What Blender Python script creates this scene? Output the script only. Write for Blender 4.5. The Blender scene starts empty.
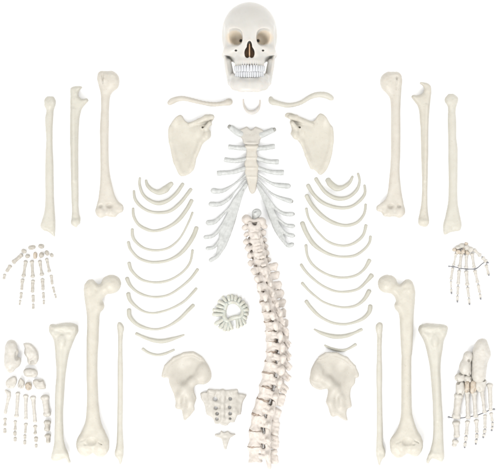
import bpy, math, random
import numpy as np
from mathutils import Vector, Matrix
random.seed(4)
S = 0.0025            # one unit of the layout grid is 2.5 mm
CX, CY = 249.0, 234.5
HCAM = 2400.0         # camera height in layout units (6 m)
f32 = np.float32
scn = bpy.context.scene
C = bpy.context.collection

# ------------------------------------------------------------------ materials
MATS = {}
def nd(nt, t, **kw):
    n = nt.nodes.new(t)
    for k, v in kw.items():
        if k in n.inputs: n.inputs[k].default_value = v
        else: setattr(n, k, v)
    return n
KA = {'skull_bone': .95, 'small_bone': .9, 'tooth_white': .93, 'peg_rubber': .95, 'cartilage': .95, 'nasal_plate': 1., 'disc_rubber': 1., 'foot_bone': .93, 'spine_bone': .99}
def bone_mat(name, a, b, rough=0.45, scale=55.0, bump=0.25, sss=0.0, fine=900.0, speck=None):
    k_ = KA.get(name, .9); a = tuple(v * k_ for v in a); b = tuple(v * k_ for v in b)
    if speck: speck = tuple(v * k_ for v in speck)
    m = bpy.data.materials.new(name); m.use_nodes = True
    nt = m.node_tree; nt.nodes.clear(); L = nt.links.new
    out = nd(nt, 'ShaderNodeOutputMaterial'); p = nd(nt, 'ShaderNodeBsdfPrincipled')
    tc = nd(nt, 'ShaderNodeTexCoord')
    n1 = nd(nt, 'ShaderNodeTexNoise'); n1.inputs['Scale'].default_value = scale
    n1.inputs['Detail'].default_value = 5; n1.inputs['Roughness'].default_value = .6
    n2 = nd(nt, 'ShaderNodeTexNoise'); n2.inputs['Scale'].default_value = fine
    n2.inputs['Detail'].default_value = 3
    n3 = nd(nt, 'ShaderNodeTexNoise'); n3.inputs['Scale'].default_value = fine * .25
    n3.inputs['Detail'].default_value = 4
    L(tc.outputs['Object'], n1.inputs['Vector']); L(tc.outputs['Object'], n2.inputs['Vector']); L(tc.outputs['Object'], n3.inputs['Vector'])
    r = nd(nt, 'ShaderNodeValToRGB')
    r.color_ramp.elements[0].position = .33; r.color_ramp.elements[0].color = (*a, 1)
    r.color_ramp.elements[1].position = .66; r.color_ramp.elements[1].color = (*b, 1)
    L(n1.outputs['Fac'], r.inputs['Fac'])
    col = r.outputs['Color']
    if speck:
        r2 = nd(nt, 'ShaderNodeValToRGB')
        r2.color_ramp.elements[0].position = .60; r2.color_ramp.elements[0].color = (0, 0, 0, 1)
        r2.color_ramp.elements[1].position = .76; r2.color_ramp.elements[1].color = (.7, .7, .7, 1)
        L(n3.outputs['Fac'], r2.inputs['Fac'])
        mx = nd(nt, 'ShaderNodeMixRGB'); mx.inputs['Color2'].default_value = (*speck, 1)
        L(r2.outputs['Color'], mx.inputs['Fac']); L(col, mx.inputs['Color1']); col = mx.outputs['Color']
    L(col, p.inputs['Base Color'])
    bp = nd(nt, 'ShaderNodeBump'); bp.inputs['Strength'].default_value = bump; bp.inputs['Distance'].default_value = .0006
    ad = nd(nt, 'ShaderNodeMath', operation='ADD')
    L(n2.outputs['Fac'], ad.inputs[0]); L(n3.outputs['Fac'], ad.inputs[1]); L(ad.outputs[0], bp.inputs['Height'])
    L(bp.outputs['Normal'], p.inputs['Normal'])
    p.inputs['Roughness'].default_value = rough
    p.inputs['Specular IOR Level'].default_value = .35
    if sss:
        p.inputs['Subsurface Weight'].default_value = sss
        p.inputs['Subsurface Radius'].default_value = (1, .62, .38)
        p.inputs['Subsurface Scale'].default_value = .003 if sss < .5 else .009
    L(p.outputs[0], out.inputs[0]); MATS[name] = m
    return m
G = 1.0
def c(r, g, b, k=1.0): return (r * k, g * k, b * k)
bone_mat('warm_bone', (.432, .405, .345), (.468, .443, .382), speck=(.375, .34, .275), sss=.15)
bone_mat('pink_bone', (.435, .403, .348), (.47, .443, .388), speck=(.38, .34, .285), sss=.15)
bone_mat('green_bone', (.43, .41, .352), (.458, .44, .385), speck=(.37, .345, .285), sss=.15)
bone_mat('rib_bone',    (.375, .362, .305), (.41, .398, .342), speck=(.33, .31, .25), sss=.1)
bone_mat('skull_bone',  (.452, .438, .405), (.466, .453, .427), rough=.38, speck=(.42, .40, .37), bump=.15, sss=.6)
bone_mat('hip_bone_tone', (.40, .374, .325), (.437, .412, .36), speck=(.34, .30, .25), sss=.1)
bone_mat('grey_bone',   (.395, .372, .33), (.437, .415, .372), speck=(.32, .29, .25), bump=.4)
bone_mat('small_bone',  (.335, .305, .26), (.43, .41, .365), scale=120, speck=(.33, .28, .22), bump=.4)
bone_mat('foot_bone',   (.41, .385, .34), (.46, .44, .402), scale=110, speck=(.36, .32, .27), bump=.35, sss=.1)
bone_mat('orange_bone', (.38, .31, .235), (.45, .405, .34), scale=150, speck=(.33, .24, .16), bump=.4)
bone_mat('spine_bone',  (.44, .395, .35), (.475, .437, .40), scale=90, speck=(.38, .32, .265), bump=.35, sss=.1)
bone_mat('disc_rubber', (.15, .10, .07), (.36, .30, .25), scale=150, rough=.7)
bone_mat('cartilage',   (.335, .34, .325), (.43, .435, .42), rough=.35, scale=110, bump=.3)
bone_mat('cartilage_end', (.23, .225, .205), (.29, .285, .26), rough=.4)
bone_mat('peg_rubber',  (.38, .385, .34), (.44, .445, .395), rough=.3, scale=120, sss=.5)
bone_mat('tooth_white', (.45, .458, .47), (.468, .473, .48), rough=.22, bump=.05)
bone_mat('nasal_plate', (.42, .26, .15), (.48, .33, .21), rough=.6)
def metal_mat(name, col, rough):
    m = bpy.data.materials.new(name); m.use_nodes = True
    nt = m.node_tree; p = nt.nodes['Principled BSDF']
    n = nd(nt, 'ShaderNodeTexNoise'); n.inputs['Scale'].default_value = 700
    mr = nd(nt, 'ShaderNodeMapRange'); mr.inputs['To Min'].default_value = rough - .1; mr.inputs['To Max'].default_value = rough + .1
    nt.links.new(n.outputs['Fac'], mr.inputs['Value']); nt.links.new(mr.outputs[0], p.inputs['Roughness'])
    p.inputs['Base Color'].default_value = (*col, 1); p.inputs['Metallic'].default_value = .85
    MATS[name] = m
metal_mat('dark_wire', (.13, .13, .14), .4)
metal_mat('steel_pin', (.22, .22, .23), .35)
m = bpy.data.materials.new('white_paper'); m.use_nodes = True
nt = m.node_tree; p = nt.nodes['Principled BSDF']
n = nd(nt, 'ShaderNodeTexNoise'); n.inputs['Scale'].default_value = 400
r = nd(nt, 'ShaderNodeValToRGB'); r.color_ramp.elements[0].color = (.89, .89, .89, 1); r.color_ramp.elements[1].color = (.91, .91, .91, 1)
nt.links.new(n.outputs['Fac'], r.inputs['Fac']); nt.links.new(r.outputs[0], p.inputs['Base Color'])
p.inputs['Roughness'].default_value = .9; p.inputs['Specular IOR Level'].default_value = .1
MATS['white_paper'] = m

# ------------------------------------------------------------------ meshing
def surface_nets(F, org, h):
    s = F < 0
    nx, ny, nz = F.shape
    cnt = np.zeros((nx - 1, ny - 1, nz - 1), np.int8)
    for i in (0, 1):
        for j in (0, 1):
            for k in (0, 1):
                cnt += s[i:nx - 1 + i, j:ny - 1 + j, k:nz - 1 + k]
    act = (cnt > 0) & (cnt < 8)
    idx = np.argwhere(act)
    if len(idx) == 0: return np.zeros((0, 3)), []
    pos = np.zeros((len(idx), 3)); num = np.zeros(len(idx))
    cor = [(i, j, k) for i in (0, 1) for j in (0, 1) for k in (0, 1)]
    for a in range(8):
        for b in range(a + 1, 8):
            A, B = np.array(cor[a]), np.array(cor[b])
            if abs(A - B).sum() != 1: continue
            ia, ib = idx + A, idx + B
            fa = F[ia[:, 0], ia[:, 1], ia[:, 2]]; fb = F[ib[:, 0], ib[:, 1], ib[:, 2]]
            m = (fa < 0) != (fb < 0)
            t = np.where(m, fa / np.where(m, fa - fb, 1), 0)
            pos += m[:, None] * (A + t[:, None] * (B - A)); num += m
    V = (idx + pos / num[:, None]) * h + np.array(org)
    vid = np.full(act.shape, -1, np.int64); vid[act] = np.arange(len(idx))
    quads = []
    for ax in range(3):
        o = [0, 0, 0]; o[ax] = 1
        p0 = s[:nx - o[0], :ny - o[1], :nz - o[2]]; p1 = s[o[0]:, o[1]:, o[2]:]
        E = np.argwhere(p0 != p1)
        b, c_ = [(1, 2), (2, 0), (0, 1)][ax]
        e1 = np.zeros(3, int); e1[b] = 1; e2 = np.zeros(3, int); e2[c_] = 1
        E = E[(E[:, b] > 0) & (E[:, c_] > 0)]
        ok = (E[:, b] < act.shape[b]) & (E[:, c_] < act.shape[c_]) ; E = E[ok]
        fl = p0[E[:, 0], E[:, 1], E[:, 2]]
        q = []
        for d in (-e1 - e2, -e2, 0 * e1, -e1):
            w = E + d; q.append(vid[w[:, 0], w[:, 1], w[:, 2]])
        Q = np.stack(q, 1)
        Q[~fl] = Q[~fl][:, ::-1]
        quads.append(Q[(Q >= 0).all(1)])
    return V, np.concatenate(quads)

class Grid:
    def __init__(g, lo, hi, h=.5):
        g.h = h; g.lo = np.array(lo, float)
        n = [int((hi[i] - lo[i]) / h) + 2 for i in range(3)]
        ax = [(lo[i] + h * np.arange(n[i])).astype(f32) for i in range(3)]
        g.x = ax[0][:, None, None]; g.y = ax[1][None, :, None]; g.z = ax[2][None, None, :]
    def full(g): return np.broadcast_to(f32(1e3), (g.x.size, g.y.size, g.z.size)).copy()
def smin(a, b, k=1.5):
    if k <= 0: return np.minimum(a, b)
    h = np.maximum(k - np.abs(a - b), 0) / k
    return np.minimum(a, b) - h * h * k * f32(.25)
def smax(a, b, k=1.0): return -smin(-a, -b, k)
def sub(a, b, k=.8): return smax(a, -b, k)
def ell(g, c_, r, rot=None):
    x, y, z = g.x - f32(c_[0]), g.y - f32(c_[1]), g.z - f32(c_[2])
    if rot is not None:      # in-plane rotation, degrees
        a = math.radians(rot); ca, sa = f32(math.cos(a)), f32(math.sin(a))
        x, y = x * ca + y * sa, -x * sa + y * ca
    k0 = np.sqrt((x / f32(r[0])) ** 2 + (y / f32(r[1])) ** 2 + (z / f32(r[2])) ** 2) + f32(1e-4)
    k1 = np.sqrt((x / f32(r[0] ** 2)) ** 2 + (y / f32(r[1] ** 2)) ** 2 + (z / f32(r[2] ** 2)) ** 2) + f32(1e-4)
    return k0 * (k0 - 1) / k1
def cap(g, a, b, ra, rb=None):
    rb = ra if rb is None else rb
    a = np.array(a, f32); b = np.array(b, f32); d = b - a
    x, y, z = g.x - a[0], g.y - a[1], g.z - a[2]
    t = np.clip((x * d[0] + y * d[1] + z * d[2]) / max(float(d @ d), 1e-6), 0, 1)
    return np.sqrt((x - t * d[0]) ** 2 + (y - t * d[1]) ** 2 + (z - t * d[2]) ** 2) - (f32(ra) + t * f32(rb - ra))
def chain(g, pts, rs, k=1.0):
    F = None
    for i in range(len(pts) - 1):
        f = cap(g, pts[i], pts[i + 1], rs[i], rs[i + 1])
        F = f if F is None else smin(F, f, k)
    return F
def box(g, c_, hf, rd=.5, rot=0):
    x, y, z = g.x - f32(c_[0]), g.y - f32(c_[1]), g.z - f32(c_[2])
    a = math.radians(rot); ca, sa = f32(math.cos(a)), f32(math.sin(a))
    x, y = x * ca + y * sa, -x * sa + y * ca
    qx, qy, qz = np.abs(x) - f32(hf[0] - rd), np.abs(y) - f32(hf[1] - rd), np.abs(z) - f32(hf[2] - rd)
    o = np.sqrt(np.maximum(qx, 0) ** 2 + np.maximum(qy, 0) ** 2 + np.maximum(qz, 0) ** 2)
    return o + np.minimum(np.maximum(np.maximum(qx, qy), qz), 0) - f32(rd)
def spline(P, n=4, closed=True):
    P = np.array(P, float); N = len(P); out = []
    for i in range(N if closed else N - 1):
        g_ = (lambda k: P[k % N]) if closed else (lambda k: P[min(max(k, 0), N - 1)])
        p0, p1, p2, p3 = g_(i - 1), g_(i), g_(i + 1), g_(i + 2)
        for k in range(n):
            t = k / n
            out.append(.5 * (2 * p1 + (p2 - p0) * t + (2 * p0 - 5 * p1 + 4 * p2 - p3) * t * t + (3 * p1 - p0 - 3 * p2 + p3) * t ** 3))
    if not closed: out.append(P[-1])
    return np.array(out)
def poly2d(g, P, n=3):
    P = spline(P, n) if n > 1 else np.array(P, float)
    x, y = g.x[:, :, 0], g.y[:, :, 0]
    D = np.full((g.x.size, g.y.size), 1e9, f32); ins = np.zeros(D.shape, bool)
    for i in range(len(P)):
        a, b = P[i], P[(i + 1) % len(P)]
        e = b - a; L = float(e @ e)
        if L < 1e-9: continue
        wx, wy = x - f32(a[0]), y - f32(a[1])
        t = np.clip((wx * f32(e[0]) + wy * f32(e[1])) / f32(L), 0, 1)
        D = np.minimum(D, (wx - t * f32(e[0])) ** 2 + (wy - t * f32(e[1])) ** 2)
        c1 = (y >= a[1]) != (y >= b[1])
        if a[1] != b[1]:
            xi = a[0] + (y - a[1]) * (e[0] / e[1])
            ins ^= c1 & (x < xi)
    D = np.sqrt(D); return np.where(ins, -D, D).astype(f32)
def along(g, tab):
    ys = [t[0] for t in tab]; v = [t[1] for t in tab]
    return np.interp(g.y[0, :, 0], ys, v).astype(f32)[None, :, None]
def slab(g, P, W, T, zc=0., n=3):
    """outline P given its own thickness: rim radius W, half thickness T, mid height zc"""
    d = poly2d(g, P, n)[:, :, None]
    if isinstance(W, list): W = along(g, W)
    if isinstance(T, list): T = along(g, T)
    W = np.asarray(W, f32); T = np.asarray(T, f32)
    a = np.maximum(d + W, 0)
    zz = (g.z - zc) * (W / T)
    return np.sqrt(a * a + zz * zz) - W
_lat = np.random.RandomState(7).uniform(-1, 1, (40, 40, 40)).astype(f32)
def _wts(v, sp, off):
    u = (v + off) / sp; i = np.floor(u).astype(int); t = (u - i); n = len(v)
    i0 = i.min() - 1; W = np.zeros((n, i.max() - i0 + 3), f32); r = np.arange(n)
    for k, w in ((-1, (1 - t) ** 3 / 6), (0, (3 * t ** 3 - 6 * t ** 2 + 4) / 6), (1, (-3 * t ** 3 + 3 * t ** 2 + 3 * t + 1) / 6), (2, t ** 3 / 6)):
        W[r, i + k - i0] += w
    return W, np.arange(i0, i0 + W.shape[1]) % 40
def lumps(g, amp, freq):
    """smooth random relief (cubic interpolation of a random lattice), two octaves"""
    F = 0
    for o, (k, am) in enumerate(((1., 1.), (.47, .55))):
        sp = 2.6 / freq * k
        Wx, ix = _wts(g.x.ravel(), sp, 13.7 * o); Wy, iy = _wts(g.y.ravel(), sp, 5.1 * o); Wz, iz = _wts(g.z.ravel(), sp, 9.3 * o)
        Cc = _lat[np.ix_(ix, iy, iz)]
        T_ = np.tensordot(Wx, Cc, (1, 0)); T_ = np.tensordot(T_, Wy, (1, 1)); T_ = np.tensordot(T_, Wz, (1, 1))
        F = F + T_ * f32(am * amp * 2.2)
    return F.astype(f32)

# ------------------------------------------------------------------ objects
def set_props(o, label=None, cat=None, group=None, kind=None):
    if label: o['label'] = label
    if cat: o['category'] = cat
    if group: o['group'] = group
    if kind: o['kind'] = kind
    return o
def new_mesh(name, V, Q, mat, rootloc, smooth=True, rest=False):
    """V in layout units (x right, y down, z up)"""
    V = np.array(V, float)
    W = np.empty_like(V); W[:, 0] = (V[:, 0] - CX) * S; W[:, 1] = (CY - V[:, 1]) * S; W[:, 2] = V[:, 2] * S
    W -= np.array(rootloc)
    me = bpy.data.meshes.new(name)
    me.vertices.add(len(W)); me.vertices.foreach_set('co', W.astype(f32).ravel())
    Q = np.array(Q)[:, ::-1]     # y was flipped
    me.loops.add(Q.size); me.polygons.add(len(Q))
    me.loops.foreach_set('vertex_index', Q.ravel().astype(np.int32))
    me.polygons.foreach_set('loop_start', (np.arange(len(Q)) * Q.shape[1]).astype(np.int32))
    me.update(calc_edges=True); me.validate()
    me.polygons.foreach_set('use_smooth', [smooth] * len(me.polygons))
    me.materials.append(MATS[mat])
    return me
def wloc(px, py, z=0.):
    return ((px - CX) * S, (CY - py) * S, z * S)
def see(px, py, z):
    """shift of something whose face is z above the table, so that it sits where it does in the layout"""
    return (-(px - CX) * z / HCAM * S, (py - CY) * z / HCAM * S)
def link(name, me, parent=None, loc=(0, 0, 0)):
    o = bpy.data.objects.new(name, me); C.objects.link(o); o.location = loc
    if parent: o.parent = parent
    return o
def drop(V):
    V = np.array(V, float); V[:, 2] -= V[:, 2].min() - .02; return V
def thing_mesh(name, V, Q, mat, label, cat, group=None, face=4.):
    V = drop(V)
    cx, cy = (V[:, 0].min() + V[:, 0].max()) / 2, (V[:, 1].min() + V[:, 1].max()) / 2
    base = wloc(cx, cy)
    me = new_mesh(name, V, Q, mat, base)
    dx, dy = see(cx, cy, face)
    o = link(name, me, None, (base[0] + dx, base[1] + dy, 0))
    return set_props(o, label, cat, group)
def thing_empty(name, cx, cy, label, cat, group=None, face=6.):
    base = wloc(cx, cy); dx, dy = see(cx, cy, face)
    o = link(name, None, None, (base[0] + dx, base[1] + dy, 0)); o.empty_display_size = .02
    o['_'] = 0; del o['_']
    set_props(o, label, cat, group)
    return o, base
def part(name, V, Q, mat, root, base):
    return link(name, new_mesh(name, V, Q, mat, base), root)

def sweep(P, ra, rb=None, seg=14, n=6, lift=None, rough=.0, seed=0, zbase=None, capn=4):
    """round-ended rod through points P=(x,y[,z]) with in-plane radius ra, vertical radius rb"""
    P = np.array([(p[0], p[1], p[2] if len(p) > 2 else 0) for p in P], float)
    rb = ra if rb is None else rb
    A = np.column_stack([P, np.array(ra, float) * np.ones(len(P)), np.array(rb, float) * np.ones(len(P))])
    A = spline(A, n, closed=False)
    c_ = A[:, :3]; r1, r2 = A[:, 3].copy(), A[:, 4].copy()
    if rough:
        rs = np.random.RandomState(seed); k = np.linspace(0, 1, len(A))
        for j in range(4):
            f = 1 + rough * math.pow(.8, j) * np.sin(k * (7 + 9 * j) + rs.uniform(0, 6)); r1 *= f
            f = 1 + rough * math.pow(.8, j) * np.sin(k * (6 + 8 * j) + rs.uniform(0, 6)); r2 *= f
    if zbase is not None:
        k = np.linspace(0, 1, len(A)); c_ = c_.copy(); c_[:, 2] += r2 + zbase * np.sin(np.pi * k)
    T = np.gradient(c_, axis=0); T /= np.linalg.norm(T, axis=1)[:, None] + 1e-9
    up = np.tile([0, 0, 1.], (len(c_), 1))
    bad = np.abs(T[:, 2]) > .95; up[bad] = [1, 0, 0]
    Sx = np.cross(T, up); Sx /= np.linalg.norm(Sx, axis=1)[:, None]
    U = np.cross(Sx, T)
    rows = []
    def ring(cc, s, u, a, b):
        th = np.linspace(0, 2 * np.pi, seg, endpoint=False)
        return cc + np.outer(np.cos(th) * a, s) + np.outer(np.sin(th) * b, u)
    for k in range(capn, 0, -1):
        w = k / capn * math.pi / 2 * .98
        rows.append(ring(c_[0] - T[0] * r1[0] * math.sin(w) * .7, Sx[0], U[0], r1[0] * math.cos(w), r2[0] * math.cos(w)))
    for i in range(len(c_)): rows.append(ring(c_[i], Sx[i], U[i], r1[i], r2[i]))
    for k in range(1, capn + 1):
        w = k / capn * math.pi / 2 * .98
        rows.append(ring(c_[-1] + T[-1] * r1[-1] * math.sin(w) * .7, Sx[-1], U[-1], r1[-1] * math.cos(w), r2[-1] * math.cos(w)))
    V = np.concatenate(rows); R = len(rows); Q = []
    for i in range(R - 1):
        for j in range(seg):
            Q.append((i * seg + j, i * seg + (j + 1) % seg, (i + 1) * seg + (j + 1) % seg, (i + 1) * seg + j))
    Q.append(tuple([0, seg // 4, seg // 2, 3 * seg // 4]))
    Q = Q[:-1]
    return V, np.array(Q)
def merge(parts):
    V, Q, n = [], [], 0
    for v, q in parts: V.append(v); Q.append(np.array(q) + n); n += len(v)
    return np.concatenate(V), np.concatenate(Q)

# ------------------------------------------------------------------ the table
me = bpy.data.meshes.new('white_tabletop')
me.from_pydata([(-6, -6, 0), (6, -6, 0), (6, 6, 0), (-6, 6, 0)], [], [(0, 1, 2, 3)]); me.materials.append(MATS['white_paper'])
o = link('white_tabletop', me); o['kind'] = 'structure'

# ------------------------------------------------------------------ skull
def build_skull():
    X0 = 249.5
    ZF = 60.
    root, base = thing_empty('skull', X0, 47, 'white adult skull facing the viewer with its teeth closed, above the collar bones', 'skull', face=ZF)
    g = Grid((219, 0, -2), (280, 74, 74), .45)
    g.x = np.abs(g.x - f32(X0))
    F = ell(g, (0, 34.2, 35.5), (27.3, 32, 35.5))
    F = smin(F, ell(g, (0, 26, 47), (24.5, 23, 20)), 6)
    F = smin(F, ell(g, (0, 41, 46), (22.5, 16, 17)), 5)
    F = smin(F, cap(g, (3, 29.5, 63.5), (17, 27.5, 59.5), 3.6, 3.2), 5)          # brow
    F = smin(F, cap(g, (20.5, 29, 56), (23, 37, 53), 3, 2.6), 3)
    F = smin(F, cap(g, (23, 37, 53), (21.2, 48, 54), 2.6, 3.4), 2)
    F = smin(F, ell(g, (0, 50, 51), (16, 17, 15)), 4)                          # middle face
    F = smin(F, ell(g, (0, 61, 53), (14.8, 8, 14.2)), 4)                         # jaw arch
    F = smin(F, ell(g, (18.3, 50.5, 55), (6, 5, 6)), 4)                           # cheek bone
    F = smin(F, cap(g, (7, 47.5, 62.5), (17, 49.5, 59), 2.6, 2.8), 3)
    F = smin(F, cap(g, (22.3, 51.0, 52), (24.8, 52.5, 28), 3.2, 2.6), 3)          # arch
    F = smin(F, cap(g, (0, 33, 63), (0, 41.5, 69), 3.3, 2.2), 4)               # bridge
    F = smin(F, cap(g, (2.6, 42, 65), (6, 54, 63.5), 2.2, 2.4), 3)
    F = smin(F, cap(g, (21.5, 55, 32), (21, 61, 30), 4, 2.5), 3)
    # temple hollow
    F = sub(F, ell(g, (30, 36, 51), (5.5, 12, 8)), 4)
    # orbits
    O = ell(g, (15.2, 38.0, 66), (8.6, 8.4, 9.0))
    O = smin(O, box(g, (15.2, 38.0, 66), (8.1, 7.8, 7.0), 5), 1.5)
    O = smin(O, ell(g, (11.8, 39, 56), (4.8, 5.0, 4.5)), 5)
    O = smin(O, cap(g, (9.4, 40.6, 56), (6.5, 40, 44), 1.5, 1.2), 1.0)
    O = smin(O, cap(g, (11.5, 43.8, 55), (18.5, 46.2, 57), 1.0, .8), .8)
    F = sub(F, O, 1.6)
    # nose
    N = ell(g, (2.1, 53, 62), (2.7, 5.0, 16))
    N = smin(N, ell(g, (0, 47, 62), (2.6, 6.2, 15)), 1.5)
    F = sub(F, N, .9)
    F = sub(F, ell(g, (13.2, 50.6, 62.5), (1.2, .8, 4)), .4)
    F = sub(F, ell(g, (12, 57.5, 69), (4.5, 4, 4.5)), 3)                      # hollow beside the nose
    F = sub(F, ell(g, (19.8, 65, 50), (4.2, 8.0, 17)), 1.8)                     # below the cheek bone
    for i in range(8):                                                           # root swellings
        a = (i + .5) * 9.8 * math.pi / 180
        F = smin(F, cap(g, (14.2 * math.sin(a), 60.5, 53 + 13.4 * math.cos(a)), (14.2 * math.sin(a), 65.8, 53 + 13.8 * math.cos(a)), .55, .9), 1.0)
    F = F + lumps(g, .25, .16)
    V, Q = surface_nets(F, (219, 0, -2), .45)
    cr = part('cranium', V, Q, 'skull_bone', root, base)
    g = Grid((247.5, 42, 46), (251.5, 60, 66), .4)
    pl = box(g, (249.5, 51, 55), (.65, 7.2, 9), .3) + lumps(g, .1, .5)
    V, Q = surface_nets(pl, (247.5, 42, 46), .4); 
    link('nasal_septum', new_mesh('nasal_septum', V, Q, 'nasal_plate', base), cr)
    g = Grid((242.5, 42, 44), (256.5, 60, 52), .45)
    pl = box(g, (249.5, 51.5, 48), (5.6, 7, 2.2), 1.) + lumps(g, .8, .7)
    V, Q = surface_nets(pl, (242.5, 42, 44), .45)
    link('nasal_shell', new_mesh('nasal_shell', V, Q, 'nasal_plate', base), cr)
    # mandible
    lo = (224, 50, 24); g = Grid(lo, (275, 94, 73), .45); g.x = np.abs(g.x - f32(X0))
    F = ell(g, (22.2, 65, 41), (2.5, 13.5, 9), 8)
    F = smin(F, cap(g, (18.2, 74.5, 45), (20.3, 60, 47), 3.4, 2.3), 2.5)
    F = smin(F, cap(g, (22.0, 56, 33), (21.8, 62, 36), 2.6, 2.2), 2)
    F = smin(F, chain(g, [(18.9, 77, 38), (17.0, 80.6, 47), (13.8, 83.3, 57), (8, 84.3, 64), (0, 84.8, 66)], [3.4, 4.0, 4.8, 5.2, 5.4], 3), 3)
    F = smin(F, chain(g, [(18.4, 74.8, 44), (15.2, 75.8, 53), (10.0, 78.6, 61), (0, 79.3, 64.8)], [3.0, 2.9, 2.8, 2.9], 2), 2.5)
    F = smin(F, ell(g, (0, 88.2, 67), (8.5, 3, 3.6)), 3)
    F = smin(F, cap(g, (8, 88.6, 65), (14, 86.5, 58), 2.3, 2.3), 3)
    F = sub(F, ell(g, (11, 85, 64.9), (.8, .7, 2.5)), .4)
    F = F + lumps(g, .2, .2)
    V, Q = surface_nets(F, lo, .45)
    md = part('mandible', V, Q, 'skull_bone', root, base)
    # teeth: a rounded block each
    def tooth(x, y, z, a, w, hh, th, up):
        n1, n2 = 14, 18; V = []
        for i in range(n1 + 1):
            ph = -math.pi / 2 + math.pi * i / n1
            for j in range(n2):
                t = 2 * math.pi * j / n2
                e = lambda v, p: math.copysign(abs(v) ** p, v)
                cxx = e(math.cos(ph), .5) * e(math.cos(t), .55) * w
                czz = e(math.cos(ph), .5) * e(math.sin(t), .7) * th
                yy = e(math.sin(ph), .55) * hh
                k = 1 - .16 * (yy / hh) * up
                cxx *= k
                V.append((x + cxx * math.cos(a) + czz * math.sin(a), y + yy, z - cxx * math.sin(a) + czz * math.cos(a)))
        Q = [(i * n2 + j, (i + 1) * n2 + j, (i + 1) * n2 + (j + 1) % n2, i * n2 + (j + 1) % n2) for i in range(n1) for j in range(n2)]
        return np.array(V), np.array(Q)
    ws = [1.42, 1.2, 1.25, 1.15, 1.15, 1.5, 1.45]
    for upr, par in ((1, cr), (0, md)):
        for sgn in (-1, 1):
            s_ = 0
            for i, w in enumerate(ws):
                if not upr: w = w * (.72 if i < 2 else .95)
                s_ += w
                a = s_ / 14.0 * (1.06 if upr else 1.08); s_ += w + .0
                R = 14.3 if upr else 13.7
                x = X0 + sgn * R * math.sin(a) * .98; z = 53 + R * 1.0 * math.cos(a)
                hh = (3.3 if i < 3 else 2.8) if upr else 2.9
                y = 68.2 - (0.25 if i > 3 else 0) if upr else 74.2 - (.2 if i > 3 else 0)
                V, Q = tooth(x, y, z, sgn * a, w * 1.06, hh, 1.35 if i < 3 else 1.9, -1 if upr else 1)
                link('tooth', new_mesh('tooth', V, Q, 'tooth_white', base), par)
    # springs that hold the jaw
    for sgn in (-1, 1):
        P = [(X0 + sgn * (22.6 + .5 * math.cos(t * 1.3)), 57 + t * .22, 37 + .6 * math.sin(t * 1.3)) for t in range(28)]
        V, Q = sweep(P, .18, seg=6, n=2)
        part('jaw_spring', V, Q, 'steel_pin', root, base)
build_skull()
# warm bounced light in the eye sockets, painted as a tan tint
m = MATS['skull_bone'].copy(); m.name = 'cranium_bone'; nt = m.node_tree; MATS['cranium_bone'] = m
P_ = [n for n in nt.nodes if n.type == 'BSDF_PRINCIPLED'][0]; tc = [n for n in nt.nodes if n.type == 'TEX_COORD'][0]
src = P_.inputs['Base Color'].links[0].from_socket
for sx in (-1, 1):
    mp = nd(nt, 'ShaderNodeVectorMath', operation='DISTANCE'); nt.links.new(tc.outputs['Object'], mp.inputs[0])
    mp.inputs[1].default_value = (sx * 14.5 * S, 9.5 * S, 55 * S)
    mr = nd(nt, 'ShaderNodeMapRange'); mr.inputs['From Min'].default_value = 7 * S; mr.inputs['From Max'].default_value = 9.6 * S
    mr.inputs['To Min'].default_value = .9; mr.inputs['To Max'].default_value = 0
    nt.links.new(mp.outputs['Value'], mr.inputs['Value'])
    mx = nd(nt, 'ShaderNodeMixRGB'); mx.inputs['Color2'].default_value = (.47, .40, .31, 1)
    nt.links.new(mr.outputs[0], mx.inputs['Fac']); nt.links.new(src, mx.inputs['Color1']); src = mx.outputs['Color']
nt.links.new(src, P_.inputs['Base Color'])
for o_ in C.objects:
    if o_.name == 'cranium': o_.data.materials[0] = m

# ------------------------------------------------------------------ collar bones, hyoid
def rod_thing(name, P, ra, rb, mat, label, cat, group=None, lift=1., rough=.05, seed=0, seg=18, n=7):
    V, Q = sweep(P, ra, rb, seg=seg, n=n, zbase=lift, rough=rough, seed=seed)
    return thing_mesh(name, V, Q, mat, label, cat, group, face=3)
def clavicle(P, R, mat, label):
    P3 = [(x, y, 4) for x, y in P]
    xs = [p[0] for p in P]; ys = [p[1] for p in P]
    lo = (min(xs) - 6, min(ys) - 6, -1); g = Grid(lo, (max(xs) + 6, max(ys) + 6, 10), .45)
    Pn = spline(np.column_stack([P3, R]), 3, closed=False)
    F = chain(g, [tuple(p[:3]) for p in Pn], list(Pn[:, 3]), 1.)
    F = F + lumps(g, .35, .3)
    V, Q = surface_nets(F, lo, .45)
    thing_mesh('collar_bone', V, Q, mat, label, 'collar bone', 'collar bones below the skull')
clavicle([(169.5, 103), (172.5, 101), (177, 99.2), (184.3, 98.6), (193, 100.6), (204, 103.2), (215, 104.3), (224, 103.4), (228.2, 102.2), (229.4, 102)],
         [2.2, 2.8, 2.5, 2.1, 2., 1.9, 2., 2.2, 3.2, 3.4], 'pink_bone', 'S-curved pale bone left of the hyoid, under the skull, its left end drooping')
clavicle([(270.8, 98.3), (272, 101.5), (277, 103), (285, 105), (292, 105), (301.3, 102.4), (310, 97.2), (318, 94.8), (326, 95.4), (331.5, 98.3)],
         [2.0, 2.9, 2.3, 2.1, 2.1, 2.1, 2.4, 2.8, 3., 2.3], 'green_bone', 'S-curved pale bone right of the hyoid, its right end raised towards the arm bones')
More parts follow.
